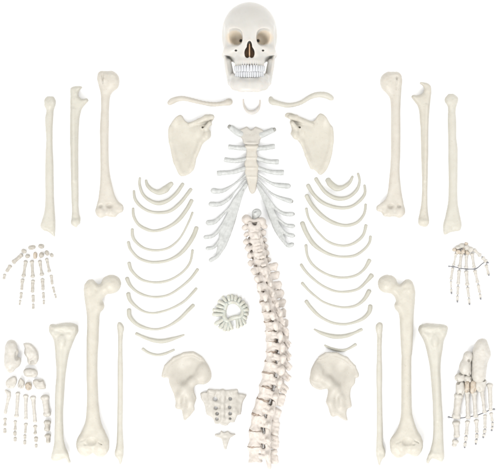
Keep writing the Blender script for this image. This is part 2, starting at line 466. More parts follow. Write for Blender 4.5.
rod_thing('hyoid_bone', [(243.2, 99.5), (243.6, 104), (245.3, 108.5), (248, 111.4), (251.8, 112.5), (255.6, 111.4), (258.4, 108.6), (259.8, 104.5), (259.9, 100.2)],
          [.8, 1.1, 1.5, 2.0, 2.3, 2.1, 1.6, 1.1, .8], [1, 1.2, 1.6, 1.9, 2, 1.9, 1.6, 1.2, 1], 'skull_bone',
          'tiny white U-shaped throat bone between the two collar bones', 'hyoid bone')

# ------------------------------------------------------------------ shoulder blades
def scapula(poly, side, label):
    P = np.array(poly); lo = (P[:, 0].min() - 3, P[:, 1].min() - 3, -3); hi = (P[:, 0].max() + 3, P[:, 1].max() + 3, 18)
    g = Grid(lo, hi, .45); s = side
    mx = (lambda v: v) if s > 0 else (lambda v: 502.3 - v)   # mirror
    cx = mx(185.)
    xx = (g.x - f32(cx)) * f32(s); yy = (g.y - f32(145.))
    zc = 5.0 - 2.6 * np.exp(-((xx / 9.) ** 2 + ((yy) / 16.) ** 2)) + 3.2 * np.exp(-(((xx - 14) / 7) ** 2 + ((yy + 14) / 9) ** 2)) + 3.0 * np.exp(-(((xx + 8) / 5) ** 2 + ((yy + 27) / 7) ** 2))
    F = slab(g, P, 1.5, 1.35, zc)
    # borders, spine, neck, socket
    F = smin(F, chain(g, [(mx(208), 133, 7.5), (mx(201), 142, 6.5), (mx(195.8), 155, 5.6), (mx(191), 168, 5)], [2.2, 1.7, 1.3, 1.3], 2), 4)
    F = smin(F, chain(g, [(mx(171), 128, 5.5), (mx(170.8), 142, 5.2), (mx(176), 162, 5), (mx(182), 173, 5)], [1.0, .9, 1.0, 1.4], 2), 3)
    F = smin(F, ell(g, (mx(207), 134.5, 8), (3.2, 5, 4)), 2.5)
    F = smin(F, chain(g, [(mx(190), 124.5, 6.2), (mx(199), 121.5, 8), (mx(206.5), 118, 10), (mx(212), 117.3, 10)], [1.7, 2.4, 2.8, 2.5], 2), 2)
    F = smin(F, chain(g, [(mx(199), 127, 6), (mx(206), 128.5, 9), (mx(210), 123.5, 11)], [2., 2.2, 2.], 2), 1.8)
    F = smin(F, chain(g, [(mx(176), 124, 4.5), (mx(180.3), 118, 5.5)], [1.2, 1.9], 2), 2)
    F = sub(F, cap(g, (mx(205.), 124.2, 14), (mx(201.6), 129.6, 5.5), 1.3, 1.2), .6)
    F = F + lumps(g, .35, .3)
    V, Q = surface_nets(F, lo, .45)
    thing_mesh('shoulder_blade', V, Q, 'warm_bone', label, 'shoulder blade', 'shoulder blades beside the sternum')
scapula([(179.6, 115), (182.6, 116), (184.9, 120.4), (188.6, 123.1), (193.8, 122.2), (199.8, 119), (205.7, 115.2), (211, 114.2), (214.7, 116.3), (214, 119.5), (211.9, 122),
         (212.3, 124.8), (210.3, 126.4), (208.2, 128.6), (211, 135.4), (208.7, 139), (203.5, 142), (200.5, 145), (198.3, 151.8), (195.3, 157.8), (195, 163.7), (193, 169.7),
         (188.6, 174.2), (182.6, 176.4), (178.9, 174.2), (176.6, 169), (173.7, 161.5), (171.7, 153.3), (169.2, 142.8), (168.4, 132.4), (170, 126.4), (174.4, 119)], 1,
        'flat triangular shoulder blade hanging left of the sternum, its knobbed corner pointing right')
scapula([(320.5, 113.7), (325, 116), (328.7, 122), (332.5, 129.4), (333.5, 139.9), (332.5, 151.8), (329.5, 162.2), (326.5, 169.7), (322, 173.9), (316.8, 172), (311.6, 166),
         (309.3, 157.8), (307.1, 150.3), (303.4, 143.6), (297.4, 138.4), (290.7, 134.6), (292.2, 131), (290.7, 125.7), (289.3, 122.4), (290, 119.6), (284.9, 116.7), (286.2, 113.3), (291.4, 113),
         (298.9, 116), (307.8, 120), (313.8, 120.7), (317.5, 116)], -1,
        'flat triangular shoulder blade right of the sternum, its thin hooked corner pointing left')

# ------------------------------------------------------------------ sternum with its rib cartilages
def build_sternum():
    root, base = thing_empty('breastbone', 251, 190, 'breastbone with grey cartilage fingers spreading to both sides, above the spine', 'breastbone', face=5)
    lo = (235, 123, -1); g = Grid(lo, (268, 147, 11), .4)
    zc = 5.2 + 0.06 * (g.x - 251) * 0
    F = slab(g, [(238.7, 130.5), (245, 127.3), (247.3, 127), (251.2, 129.8), (255, 127), (257.3, 127.3), (263.6, 130.8), (264, 136.3), (260.2, 139.9), (258.4, 144.6), (244.8, 144.6), (242, 139), (238, 135)], 2., 2.6, zc)
    F = smin(F, ell(g, (251, 143.2, 6.5), (6.5, 1.4, 2)), 1.5) + lumps(g, .3, .5)
    V, Q = surface_nets(F, lo, .4); part('manubrium', V, Q, 'grey_bone', root, base)
    lo = (241, 143, -1); g = Grid(lo, (262, 198, 11), .4)
    F = slab(g, [(245.2, 145), (258, 145), (256.6, 151.6), (257.8, 156), (256.8, 161), (259, 167), (257.8, 172), (257.8, 177.9), (257, 183.3), (255.3, 191.5), (252.4, 194.2), (249.7, 191.8),
                 (247.5, 183.3), (244.9, 172.4), (245.6, 168), (244.3, 163.4), (246, 156), (246.2, 150)], 2., 2.4, 5.2)
    for yy in (147, 158, 168, 177): F = smin(F, ell(g, (251.3, yy, 7.2), (5.5, .8, .8)), 1.2)
    F = F + lumps(g, .3, .45)
    V, Q = surface_nets(F, lo, .4); part('sternum_body', V, Q, 'pink_bone', root, base)
    Z = 5.
    short = [
        ([(241, 134), (236, 131.5), (230.6, 127.6)], [3.6, 3.2, 2.9]), ([(261, 135), (267, 132.8), (273, 130.2)], [3.4, 2.9, 2.9]),
        ([(246, 148.3), (237, 147.8), (229, 147)], [2.2, 2.4, 2.5]), ([(257, 148.6), (266, 147.8), (274, 146.6)], [2.2, 2.3, 2.4]),
        ([(246, 159), (235, 160.9), (224.6, 159.4)], [2.2, 2.4, 2.7]), ([(257, 158.2), (267.4, 161.4), (278, 161.8)], [2.2, 2.3, 2.6]),
        ([(246, 168), (233, 172), (217.6, 173.3)], [2.2, 2.3, 2.7]), ([(258, 168), (271, 172), (283, 172.6)], [2.2, 2.3, 2.7])]
    allsets = []
    for P, R in short: allsets.append(([(*p, Z) for p in P], R))
    def tree(tips, poly, name_lo):
        P = np.array(poly)
        xs = [p[0] for t, _ in tips for p in t] + list(P[:, 0]); ys = [p[1] for t, _ in tips for p in t] + list(P[:, 1])
        lo = (min(xs) - 4, min(ys) - 4, -1); g = Grid(lo, (max(xs) + 4, max(ys) + 4, 10), .45)
        zr = Z - .4 * 0
        F = slab(g, P, .9, .75, zr)
        for t, r in tips:
            A = spline([(p[0], p[1], p[2] if len(p) > 2 else Z) for p in t], 3, closed=False)
            rr = spline([(v, 0) for v in r], 3, closed=False)[:, 0]
            F = smin(F, chain(g, [tuple(a) for a in A], list(rr), .5), .9)
        F = F + lumps(g, .35, .3)
        V, Q = surface_nets(F, lo, .45)
        part('costal_cartilage', V, Q, 'cartilage', root, base)
    for P, R in allsets:
        A = np.array(P); lo = (A[:, 0].min() - 4, A[:, 1].min() - 4, 0); g = Grid(lo, (A[:, 0].max() + 4, A[:, 1].max() + 4, 10), .4)
        As = spline(P, 4, closed=False); rr = spline([(v, 0) for v in R], 4, closed=False)[:, 0]
        F = chain(g, [tuple(a) for a in As], list(rr), .5)
        d = np.array(P[-1]) - np.array(P[-2]); d = d / np.linalg.norm(d)        # cut the outer end square
        pl = (g.x - f32(P[-1][0])) * f32(d[0]) + (g.y - f32(P[-1][1])) * f32(d[1]) - f32(.8)
        F = smax(F, pl + 0 * g.z, .6)
        e = P[-1]; F = sub(F, cap(g, (e[0] - d[0] * .2, e[1] - d[1] * .2, Z), (e[0] + d[0] * 4, e[1] + d[1] * 4, Z), R[-1] * .55), .4)
        F = F + lumps(g, .3, .4)
        V, Q = surface_nets(F, lo, .4); part('costal_cartilage', V, Q, 'cartilage', root, base)
    tree([([(213.5, 190.6), (222, 191.0), (230.6, 186.8), (239, 180.5), (246, 175)], [2.6, 2., 1.5, 1.3, 1.5]),
          ([(211, 204.2), (220.4, 203.9), (229, 198.6), (235.7, 190.5), (245.5, 180)], [2.6, 2.1, 1.6, 1.2, 1.2]),
          ([(208.6, 222.6), (215.2, 221.3), (223.8, 213.3), (230.6, 206), (237.4, 195.4), (246, 184)], [2.7, 2.2, 1.7, 1.3, 1.2, 1.2]),
          ([(205.6, 237.1), (213.5, 235.3), (221, 227), (228, 214), (235, 203)], [2.4, 1.9, 1.5, 1.2, 1.]),
          ([(207.6, 248.3), (214, 247), (220, 239.5), (227, 226), (234, 210)], [2.2, 1.8, 1.4, 1.2, 1.]),
          ([(211, 260), (217, 256.3), (223.2, 248.3), (229.5, 234.6), (235.7, 216), (241, 198), (247, 184.5)], [2.3, 1.9, 1.5, 1.3, 1.2, 1.1, 1.2])],
         [(244, 187), (239.5, 203), (234.5, 220), (229, 236), (222.5, 250), (216.5, 257.5), (216.5, 250), (219.5, 241), (219, 233), (224, 224), (226.5, 214), (230, 205), (235, 197), (240, 190)], 0)
    tree([([(288, 186), (280, 185.6), (272.9, 183.8), (265, 179.5), (257, 174.5)], [2.6, 2.4, 1.8, 1.5, 1.5]),
          ([(290.5, 201), (280.6, 198), (272, 193.7), (265.2, 187.7), (258, 180.5)], [2.6, 2., 1.5, 1.2, 1.2]),
          ([(292, 214), (284, 213.6), (275.5, 208.2), (268.7, 198.8), (257.5, 184)], [2.5, 2.1, 1.6, 1.2, 1.2]),
          ([(292.7, 226), (285.7, 224.7), (277.2, 217.5), (270, 205), (264, 196)], [2.3, 1.7, 1.3, 1.1, 1.]),
          ([(292.7, 235.5), (286.6, 233.8), (280, 227), (273, 214), (267, 202)], [2.3, 1.7, 1.3, 1.1, 1.]),
          ([(291.7, 244.6), (287.6, 245), (280.8, 237.6), (273.8, 225.6), (264, 201), (257, 184.5)], [2.4, 2., 1.4, 1.2, 1.2, 1.2])],
         [(259.5, 188), (264.3, 202), (270.5, 219), (277.5, 233), (284.5, 243.5), (286, 240), (281.5, 231), (278, 221), (272.5, 210), (269.5, 201), (264.5, 194)], 1)
    # brown pockets in the square-cut ends of the lower fingers
    for (x, y, dx, dy, r) in [(212.6, 190.6, -1, 0, 1.7), (210, 204.4, -1, .1, 1.7), (207.4, 222.8, -1, .1, 1.8), (289.3, 186, 1, 0, 1.8), (291.8, 201.4, 1, .2, 1.8), (293.3, 214, 1, 0, 1.7),
                              (293.8, 226, 1, 0, 1.5), (293.8, 235.7, 1, 0, 1.5), (292.8, 244, 1, -.3, 1.5), (229.3, 126.7, -.8, -.6, 2.2), (274.4, 129.7, 1, -.4, 2.1)]:
        V, Q = sweep([(x - dx, y - dy, Z), (x + dx * .25, y + dy * .25, Z)], r, seg=14, n=2)
        part('cartilage_socket', V, Q, 'cartilage_end', root, base)
build_sternum()

# ------------------------------------------------------------------ ribs
LR = [
 ([(145.9, 180.4), (147.5, 185.3), (152.3, 190), (158.7, 192.2), (164.4, 190), (168.4, 186.5), (171.6, 183.6)], [1.3, 1.8, 2.1, 2.6, 3.2, 2.9, 2.2]),
 ([(139.9, 178), (139.5, 184.5), (142.7, 194), (149.9, 200.5), (158.7, 203.2), (168.4, 200.2), (176.4, 193.3), (180.4, 187.7), (182.8, 184)], [1.1, 1.3, 1.5, 1.8, 2.1, 1.9, 1.7, 1.7, 1.7]),
 ([(133.8, 190.9), (135, 199), (140.3, 206), (149, 211.2), (158.7, 212.8), (170, 211), (179.6, 203.7), (186.8, 194.9), (190.9, 189.3)], [1.1, 1.5, 1.5, 1.5, 1.6, 1.6, 1.6, 1.7, 1.7]),
 ([(133, 208.5), (133.8, 216.6), (138.7, 224.6), (147.5, 229.6), (155.5, 230.8), (166.8, 227.8), (178, 220.6), (186.8, 209.4), (191.7, 200.5)], [1.2, 1.5, 1.6, 1.6, 1.5, 1.6, 1.8, 1.9, 2.1]),
 ([(132.2, 229.4), (132.6, 236.2), (136.2, 242.2), (144.3, 248.2), (155.5, 250.4), (166.8, 248.6), (174.8, 243.6), (181.6, 235.8), (189, 221.4), (192.5, 212.6)], [1.6, 1.5, 1.4, 1.3, 1.2, 1.2, 1.1, 1., 1., 1.1]),
 ([(128.2, 242.2), (130.6, 249.5), (137.9, 257.5), (147.5, 261.5), (157, 262.3), (168.4, 260.2), (179.6, 254.3), (187.7, 245.4), (193.5, 235.8), (196.5, 227.8)], [1.5, 1.4, 1.4, 1.5, 1.5, 1.6, 1.8, 2., 2.1, 2.1]),
 ([(129, 263), (131.4, 270.3), (139.5, 278.4), (149, 281.8), (160.3, 282.3), (171.6, 279.2), (182.8, 272), (190, 262.5), (192.5, 250.3)], [1.9, 1.5, 1.3, 1.2, 1.3, 1.2, 1.2, 1.2, 1.3]),
 ([(127, 278.4), (129.8, 284.8), (136.2, 291.2), (145.9, 295.7), (157, 297.0), (168.4, 294.9), (179.6, 288.2), (190.2, 279.2), (197.6, 269.5)], [2., 1.6, 1.3, 1.2, 1.3, 1.2, 1.2, 1.3, 1.6]),
 ([(128.2, 293.8), (129.8, 299.6), (134.6, 305.3), (142.7, 310.9), (152.3, 313.1), (163.6, 311.2), (174.8, 306.9), (184.4, 301.2), (192, 293.6), (196.3, 288.6)], [2.2, 1.9, 1.5, 1.2, 1.1, 1.1, 1.2, 1.3, 1.4, 1.4]),
 ([(129, 310), (129.8, 316.5), (136.2, 323.7), (145.9, 328), (157, 329.2), (168.4, 326), (179.6, 318.9), (187.7, 310.9), (193.3, 305.3)], [2.2, 2.2, 1.8, 1.5, 1.2, 1.3, 1.6, 1.8, 1.8]),
 ([(136.2, 333.7), (144.3, 337.4), (153.9, 340.4), (163.6, 341), (174.8, 338.2), (184, 335)], [1.6, 1.6, 2., 2.2, 1.8, .9]),
 ([(142.7, 349), (149, 353), (157, 355), (165, 353.7), (174, 349.8)], [1.5, 1.3, 1.4, 1.3, 1.]),
]
RR = [
 ([(327.9, 179.8), (331, 184.3), (336.8, 188.1), (343.2, 187.2), (349.6, 182.5), (352.5, 176.6)], [2.6, 3.3, 3., 2.2, 1.6, 1.3]),
 ([(315.9, 178.8), (319.9, 185.3), (325.5, 192.3), (333.6, 197.4), (341.6, 198.7), (349.6, 196.5), (356.8, 190), (359.6, 181.2), (358, 173.5)], [1.9, 1.9, 1.9, 2., 2., 1.7, 1.5, 1.3, 1.2]),
 ([(307.9, 185.3), (312.7, 193.3), (320.7, 201.3), (330.3, 206), (341.6, 208.0), (351.2, 206.6), (359.3, 201.3), (364.7, 194), (364.6, 185.3)], [2., 1.8, 1.8, 1.7, 1.6, 1.6, 1.5, 1.5, 1.2]),
 ([(306.6, 195.7), (311, 203.7), (319, 213.2), (328.7, 220.4), (338.4, 224.4), (348, 225.4), (357.7, 222), (364, 214.2), (365.7, 204.5)], [2.3, 2.1, 2.1, 1.9, 1.8, 1.6, 1.5, 1.4, 1.3]),
 ([(306.2, 208.6), (308.7, 218.2), (315.4, 229), (321.5, 235.8), (327, 240.8), (335.2, 244.6), (344.8, 245.8), (354.4, 243), (362.8, 235.8), (366, 225.4)], [1.3, 1., 1.1, 1.1, 1.2, 1.3, 1.3, 1.3, 1.4, 1.7]),
 ([(302.2, 223), (306.2, 232.7), (312.7, 243), (320.7, 249.8), (330.3, 254.6), (341.6, 256.8), (354.4, 255.7), (364, 249.7), (369.3, 243), (370.5, 236.6)], [2.3, 2.2, 2.1, 1.8, 1.5, 1.4, 1.4, 1.3, 1.3, 1.4]),
 ([(305.9, 245.4), (307.5, 255.9), (312.7, 264.7), (322.3, 272), (333.6, 276.6), (344.8, 277.7), (356, 275.4), (364, 269.5), (369.5, 260.3)], [1.5, 1.2, 1.2, 1.2, 1.3, 1.3, 1.3, 1.4, 2.]),
 ([(301.1, 264.7), (305.4, 271), (312.7, 278.4), (322.3, 285.6), (333.6, 290.7), (344.8, 291.9), (357.7, 289.2), (365.7, 282.4), (371.6, 275.4)], [1.5, 1.3, 1.2, 1.2, 1.3, 1.3, 1.3, 1.5, 2.4]),
 ([(302.2, 283.2), (309.5, 291.2), (317.5, 297.9), (324, 302.2), (333.6, 305.7), (344.8, 307.5), (356, 305.6), (364, 299.6), (369.2, 291)], [1.5, 1.2, 1.1, 1.1, 1.2, 1.2, 1.3, 1.7, 2.3]),
 ([(306.2, 301.2), (311, 307.7), (319, 315.7), (330.3, 322), (341.6, 324.2), (351.2, 323.2), (362.5, 318.9), (368.9, 312.5), (370.3, 306)], [2., 1.7, 1.5, 1.3, 1.3, 1.3, 1.8, 2.1, 2.2]),
 ([(314.3, 329.4), (322.3, 333.4), (333.6, 336.4), (344.8, 336.1), (354.4, 333), (361.7, 329.6)], [.8, 1.8, 2.2, 2.1, 1.4, 1.6]),
 ([(324.7, 345.4), (332, 348.6), (341.6, 350.4), (348.8, 348.6), (355.7, 344.6)], [.9, 1.2, 1.3, 1.2, 1.6]),
]
ords = ['first', 'second', 'third', 'fourth', 'fifth', 'sixth', 'seventh', 'eighth', 'ninth', 'tenth', 'eleventh', 'twelfth']
look = ['shortest, broadest, tightly bent rib, at the top of', 'small deeply curved rib, second down in', 'U-shaped rib, third down in', 'wide sagging rib, fourth down in',
        'slender rib, fifth down in', 'broad sweeping rib, sixth down in', 'deep thin rib, seventh down in', 'long thin rib, eighth down in',
        'long thin rib, ninth down in', 'lowest long rib, tenth down in', 'short shallow rib, second from bottom of', 'smallest shallow rib, at the bottom of']
for side, RS in (('left', LR), ('right', RR)):
    for i, (P, R) in enumerate(RS):
        rz = [max(1.3, r * (.6 if r > 2.4 else 1.05)) for r in R]
        rod_thing('rib', P, [r * 1.04 for r in R], rz, 'rib_bone', '%s the rib stack %s of the breastbone' % (look[i], side), 'rib',
                  'ribs stacked %s of the breastbone' % side, lift=1.6 if i < 10 else .6, rough=.035, seed=i + (50 if side == 'right' else 0))

# ------------------------------------------------------------------ long bones
def long_bone(name, poly, W, T, mat, label, cat, group, extra=None, cut=None, zc=8., h=.5, amp=.2, hi_z=20, k=2.5, n=3, ridge=None):
    P = np.array(poly); lo = (P[:, 0].min() - 3, P[:, 1].min() - 3, -3)
    g = Grid(lo, (P[:, 0].max() + 3, P[:, 1].max() + 3, hi_z), h)
    F = slab(g, P, W, T, zc, n)
    for e in (extra or []):
        kk = e[-1] if isinstance(e[-1], (int, float)) and len(e) > 4 else k
        if e[0] == 's': F = smin(F, ell(g, e[1], e[2], e[3] if len(e) > 3 else None), k)
        if e[0] == 'c': F = smin(F, cap(g, e[1], e[2], e[3], e[4]), k)
    for e in (cut or []):
        if e[0] == 's': F = sub(F, ell(g, e[1], e[2], e[3] if len(e) > 3 else None), 1.2)
        if e[0] == 'c': F = sub(F, cap(g, e[1], e[2], e[3], e[4]), .9)
    y0, y1 = P[:, 1].min(), P[:, 1].max(); e_ = (y1 - y0) * .13
    we = np.exp(-((g.y - f32(y0)) / f32(e_)) ** 2) + np.exp(-((g.y - f32(y1)) / f32(e_)) ** 2)
    F = F + lumps(g, amp, .22) + lumps(g, .42, .75) * we
    V, Q = surface_nets(F, lo, h)
    return thing_mesh(name, V, Q, mat, label, cat, group, face=zc)
ZB = 8.
# humerus
GH = 'upper arm bones'
long_bone('upper_arm_bone', [(98, 76), (99.5, 72.6), (104, 71.6), (112, 71.8), (116.8, 75), (119, 81.5), (117.3, 88.5), (113, 92), (110, 97), (109.2, 108), (108.6, 130), (108.4, 153), (109.4, 170), (111.3, 181.6),
    (114.8, 195), (118.5, 201.5), (123, 205), (122.9, 210.8), (119, 213.5), (115, 217.2), (110, 215.8), (105, 216), (100.4, 217.3), (96, 212.5), (96.2, 207), (98.8, 195.7), (100.2, 181.6), (100.4, 153), (100, 130), (101, 108), (100.8, 95), (98.6, 84)],
    [(72, 4.5), (95, 4.5), (195, 4.5), (210, 3), (217, 3)], [(70, 6.5), (80, 7.5), (95, 4.8), (180, 4.4), (200, 3.2), (210, 3.6), (218, 3.4)], 'pink_bone',
    'thick upper arm bone at upper left, its round head facing right', 'upper arm bone', GH,
    extra=[('s', (111.5, 81, 8.5), (7.5, 8.8, 7.5)), ('s', (102, 78, 11), (3.8, 6, 3.8)), ('s', (100.5, 211.5, 9), (4.6, 5.2, 5)), ('s', (110.5, 211.5, 8.5), (4.2, 5, 4.6)), ('s', (119.5, 208.2, 7), (3.2, 3, 2.6))],
    cut=[('c', (103.2, 74, 15.2), (103, 84, 14.5), 1.0, .5), ('s', (109.5, 205.2, 13.4), (4.4, 2.8, 3.8)), ('s', (100.8, 205.5, 13.2), (2.6, 2.1, 3.2)), ('c', (105.6, 209, 14.5), (105.8, 217, 13.6), .9, .9)])
long_bone('upper_arm_bone', [(401.2, 76), (399, 72.8), (394, 71.8), (386, 73), (382.2, 76.5), (380.6, 82), (381.8, 88.5), (386.5, 93.5), (390, 99), (390.8, 110), (391, 130), (391, 153), (390, 170), (388.2, 188),
    (385.8, 198), (380.8, 203), (376.6, 206), (376.8, 210.5), (381, 212), (384, 216.5), (388, 216), (394, 216.2), (399.5, 217.8), (404, 214), (404.6, 208.5), (403.4, 203), (401.6, 192.7), (400, 180), (399.6, 169), (400.4, 150), (400.5, 108), (401, 95), (401.6, 84)],
    [(72, 4.5), (95, 4.7), (195, 4.5), (210, 3), (217, 3)], [(70, 6.5), (80, 7.5), (95, 4.8), (180, 4.4), (200, 3.2), (210, 3.6), (218, 3.4)], 'pink_bone',
    'thick upper arm bone at upper right, its round head facing left', 'upper arm bone', GH,
    extra=[('s', (388.5, 82.5, 8.5), (7.4, 8.6, 7.5)), ('s', (398.3, 80, 11), (3.2, 6.5, 3.8)), ('s', (399.6, 211.8, 9), (4.6, 5.2, 5)), ('s', (389.5, 211.5, 8.5), (4.2, 4.8, 4.6)), ('s', (380.2, 208, 7), (3.4, 2.8, 2.6))],
    cut=[('s', (396.4, 79, 15.4), (.9, 2.2, 2.2)), ('c', (396.2, 81, 15.4), (396, 90, 13.6), .7, .4), ('s', (390.6, 205.8, 13.4), (4, 2.6, 3.8)), ('s', (398.8, 206, 13.2), (2.4, 1.9, 3.2)), ('c', (394.4, 209, 14.5), (394.2, 217, 13.6), .9, .9)])
# ulna
GU = 'forearm bones with hooked tops'
long_bone('ulna', [(70.4, 91), (71, 88), (74.5, 86.3), (79, 86), (82.6, 87.2), (80.6, 89.4), (78.5, 92.6), (78.9, 96.6), (82, 98.9), (86.8, 98.3), (88.6, 101), (85.4, 104.6), (82.2, 108.3), (80.2, 114), (79, 122), (78.3, 140), (78.2, 165), (78.2, 200), (78.6, 212),
    (80.4, 218), (80.2, 223), (77.5, 225.5), (76.5, 227.2), (74, 226.5), (71.2, 222), (71.8, 212), (71.6, 200), (70.5, 165), (70, 140), (70, 120), (70.2, 105)],
    [(86, 3), (100, 3.5), (125, 4), (200, 3.3), (227, 3.5)], [(86, 4), (98, 5), (110, 4.6), (130, 4), (200, 3.2), (227, 3.8)], 'green_bone',
    'slender forearm bone with a C-shaped hook on top, middle of the three at upper left', 'forearm bone', GU,
    extra=[('s', (75.7, 222, 8), (4.2, 3.6, 4.2)), ('c', (73.5, 110, 10.5), (73.8, 180, 10), 1.3, 1.)], zc=6.5, cut=[('c', (73.8, 108, 12.8), (74.2, 96, 12.5), .8, .5)])
long_bone('ulna', [(431.4, 89), (430.6, 85.3), (427, 82.8), (421.4, 82), (419.6, 83.6), (422.6, 86.3), (424.2, 89.5), (423, 93), (418.5, 95.2), (413.5, 95), (411.6, 97.4), (415, 102), (417.8, 106), (419.4, 112), (420, 121), (420.6, 130), (421.4, 160), (422, 182), (421.6, 200),
    (419.8, 213), (418.6, 219), (419.4, 224.5), (423, 226.6), (427.6, 226), (429, 220), (428, 212), (427.5, 200), (427.8, 182), (428.4, 150), (428.8, 120), (430, 105), (431, 97)],
    [(86, 3), (100, 3.5), (125, 4), (200, 3.0), (227, 3.5)], [(86, 4), (98, 5), (110, 4.6), (130, 4), (200, 3.2), (227, 3.8)], 'warm_bone',
    'slender forearm bone with a C-shaped hook on top, middle of the three at upper right', 'forearm bone', GU,
    extra=[('s', (423.8, 221.6, 8), (4.6, 3.4, 4.2)), ('c', (426.4, 106, 10.5), (425, 180, 10), 1.2, 1.)], zc=6.5, cut=[('c', (425, 100, 12.8), (424.5, 110, 12.5), .7, .5)])
# radius
GR = 'forearm bones with round button tops'
long_bone('radius', [(44.6, 101.5), (46, 100), (50, 99.6), (54, 100), (55.6, 101.6), (55.4, 105), (53.6, 108.6), (53.2, 114), (52.8, 122), (52.3, 135), (52.6, 150), (53.3, 165), (53.6, 190), (54.2, 206), (55.4, 220), (55.4, 231), (55, 236.4), (52.6, 235.4), (48.5, 232), (43.5, 230),
    (41, 227.5), (40.8, 223.5), (43.8, 214), (45.2, 200), (45.2, 165), (46.2, 140), (45.4, 126), (45.2, 118), (46.4, 112), (46, 107), (44.8, 105)],
    [(100, 4.5), (108, 4), (200, 4), (215, 4), (237, 2.6)], [(100, 5), (106, 4.8), (112, 3.6), (125, 4), (200, 3.8), (222, 4.6), (237, 2.8)], 'green_bone',
    'forearm bone with small round top and flared lower end, outermost at upper left', 'forearm bone', GR,
    extra=[('c', (50, 100.7, 6.5), (50, 104.4, 6.5), 4.9, 4.9)], zc=6.5, cut=[('c', (46.5, 226, 12), (49.5, 216, 12.3), .8, .4)])
long_bone('radius', [(445, 98.6), (446.6, 97.3), (451, 97), (456.4, 97.1), (458.1, 98.6), (457.7, 102.6), (456.2, 105.6), (455.6, 112), (456, 119), (456.3, 128), (456.2, 138), (457.6, 148), (457.7, 160), (457.3, 185), (457.6, 200), (459.2, 212), (461.2, 222), (460.6, 229), (456.5, 231.2),
    (450, 232), (446.6, 234.4), (444, 235), (443.2, 231), (443.7, 224), (446.4, 212), (448.2, 200), (448.8, 182), (448.4, 160), (448.2, 135), (447.8, 118), (448, 110), (447.4, 105), (445.4, 102.4)],
    [(97, 4.5), (108, 4), (200, 4), (215, 4), (237, 2.6)], [(97, 5), (103, 4.8), (112, 3.6), (125, 4), (200, 3.8), (222, 4.6), (237, 2.8)], 'green_bone',
    'forearm bone with small round top and flared lower end, outermost at upper right', 'forearm bone', GR,
    extra=[('c', (451.6, 98.4, 6.5), (451.6, 101.6, 6.5), 5.1, 5.1)], zc=6.5, cut=[('c', (455, 226, 12), (452.5, 216, 12.3), .8, .4)])
# femur
GF = 'thigh bones'
long_bone('thigh_bone', [(91.5, 280), (94.5, 281.3), (97.8, 284.4), (101.5, 283.6), (104.5, 278.5), (111.4, 275.8), (118, 278.8), (120.3, 285), (117.2, 291.5), (111.6, 293.4), (106.5, 293.2), (103.4, 297.5), (102.2, 302), (103.6, 306), (101.8, 310.5), (99.8, 315), (99.2, 325), (98.6, 340),
    (97.4, 362), (98, 394), (99.4, 412), (101.4, 423), (105.4, 432), (108.6, 440), (108.3, 447), (106, 454), (101.8, 457), (96.6, 455), (92.6, 453), (88.6, 455.2), (83, 455.2), (78.2, 451), (76.5, 444), (78, 437), (82.4, 429.5),
    (86, 418), (87.1, 395), (86.4, 362), (86.8, 340), (87.2, 318), (85.2, 304), (84, 291), (86, 284)],
    [(280, 4), (300, 5.5), (400, 5.5), (430, 5), (457, 5)], [(280, 6), (300, 6.5), (340, 5.7), (400, 5.7), (430, 6.5), (445, 8), (457, 6)], 'warm_bone',
    'thick thigh bone at lower left, its ball head facing right', 'thigh bone', GF,
    extra=[('s', (111.4, 284.2, 10), (9, 9, 9)), ('s', (90, 288, 10), (4.8, 8., 6)), ('c', (111, 285, 10), (94, 298, 9), 4.6, 5.2), ('s', (101.2, 306.3, 7), (2.8, 4.3, 4)),
           ('s', (84.8, 446, 8.5), (8, 9, 8.8)), ('s', (100.8, 446.6, 8.5), (7.6, 9.6, 8.8)), ('c', (91, 320, 11.5), (92.5, 405, 11.5), 2.2, 1.8)],
    cut=[('c', (92.6, 450, 22), (92.6, 462, 10), 2.2, 2.6), ('s', (92.2, 440.5, 18.5), (5.5, 4.4, 4)), ('s', (86, 443, 18.4), (1.6, 1, 2)), ('c', (99, 441, 17.6), (104, 445, 16.6), .8, .6), ('c', (81, 440, 16.8), (86, 438, 17), .7, .6), ('c', (96, 287, 19), (93.5, 294, 18.2), 1.4, .8)], zc=9, hi_z=26, amp=.25)
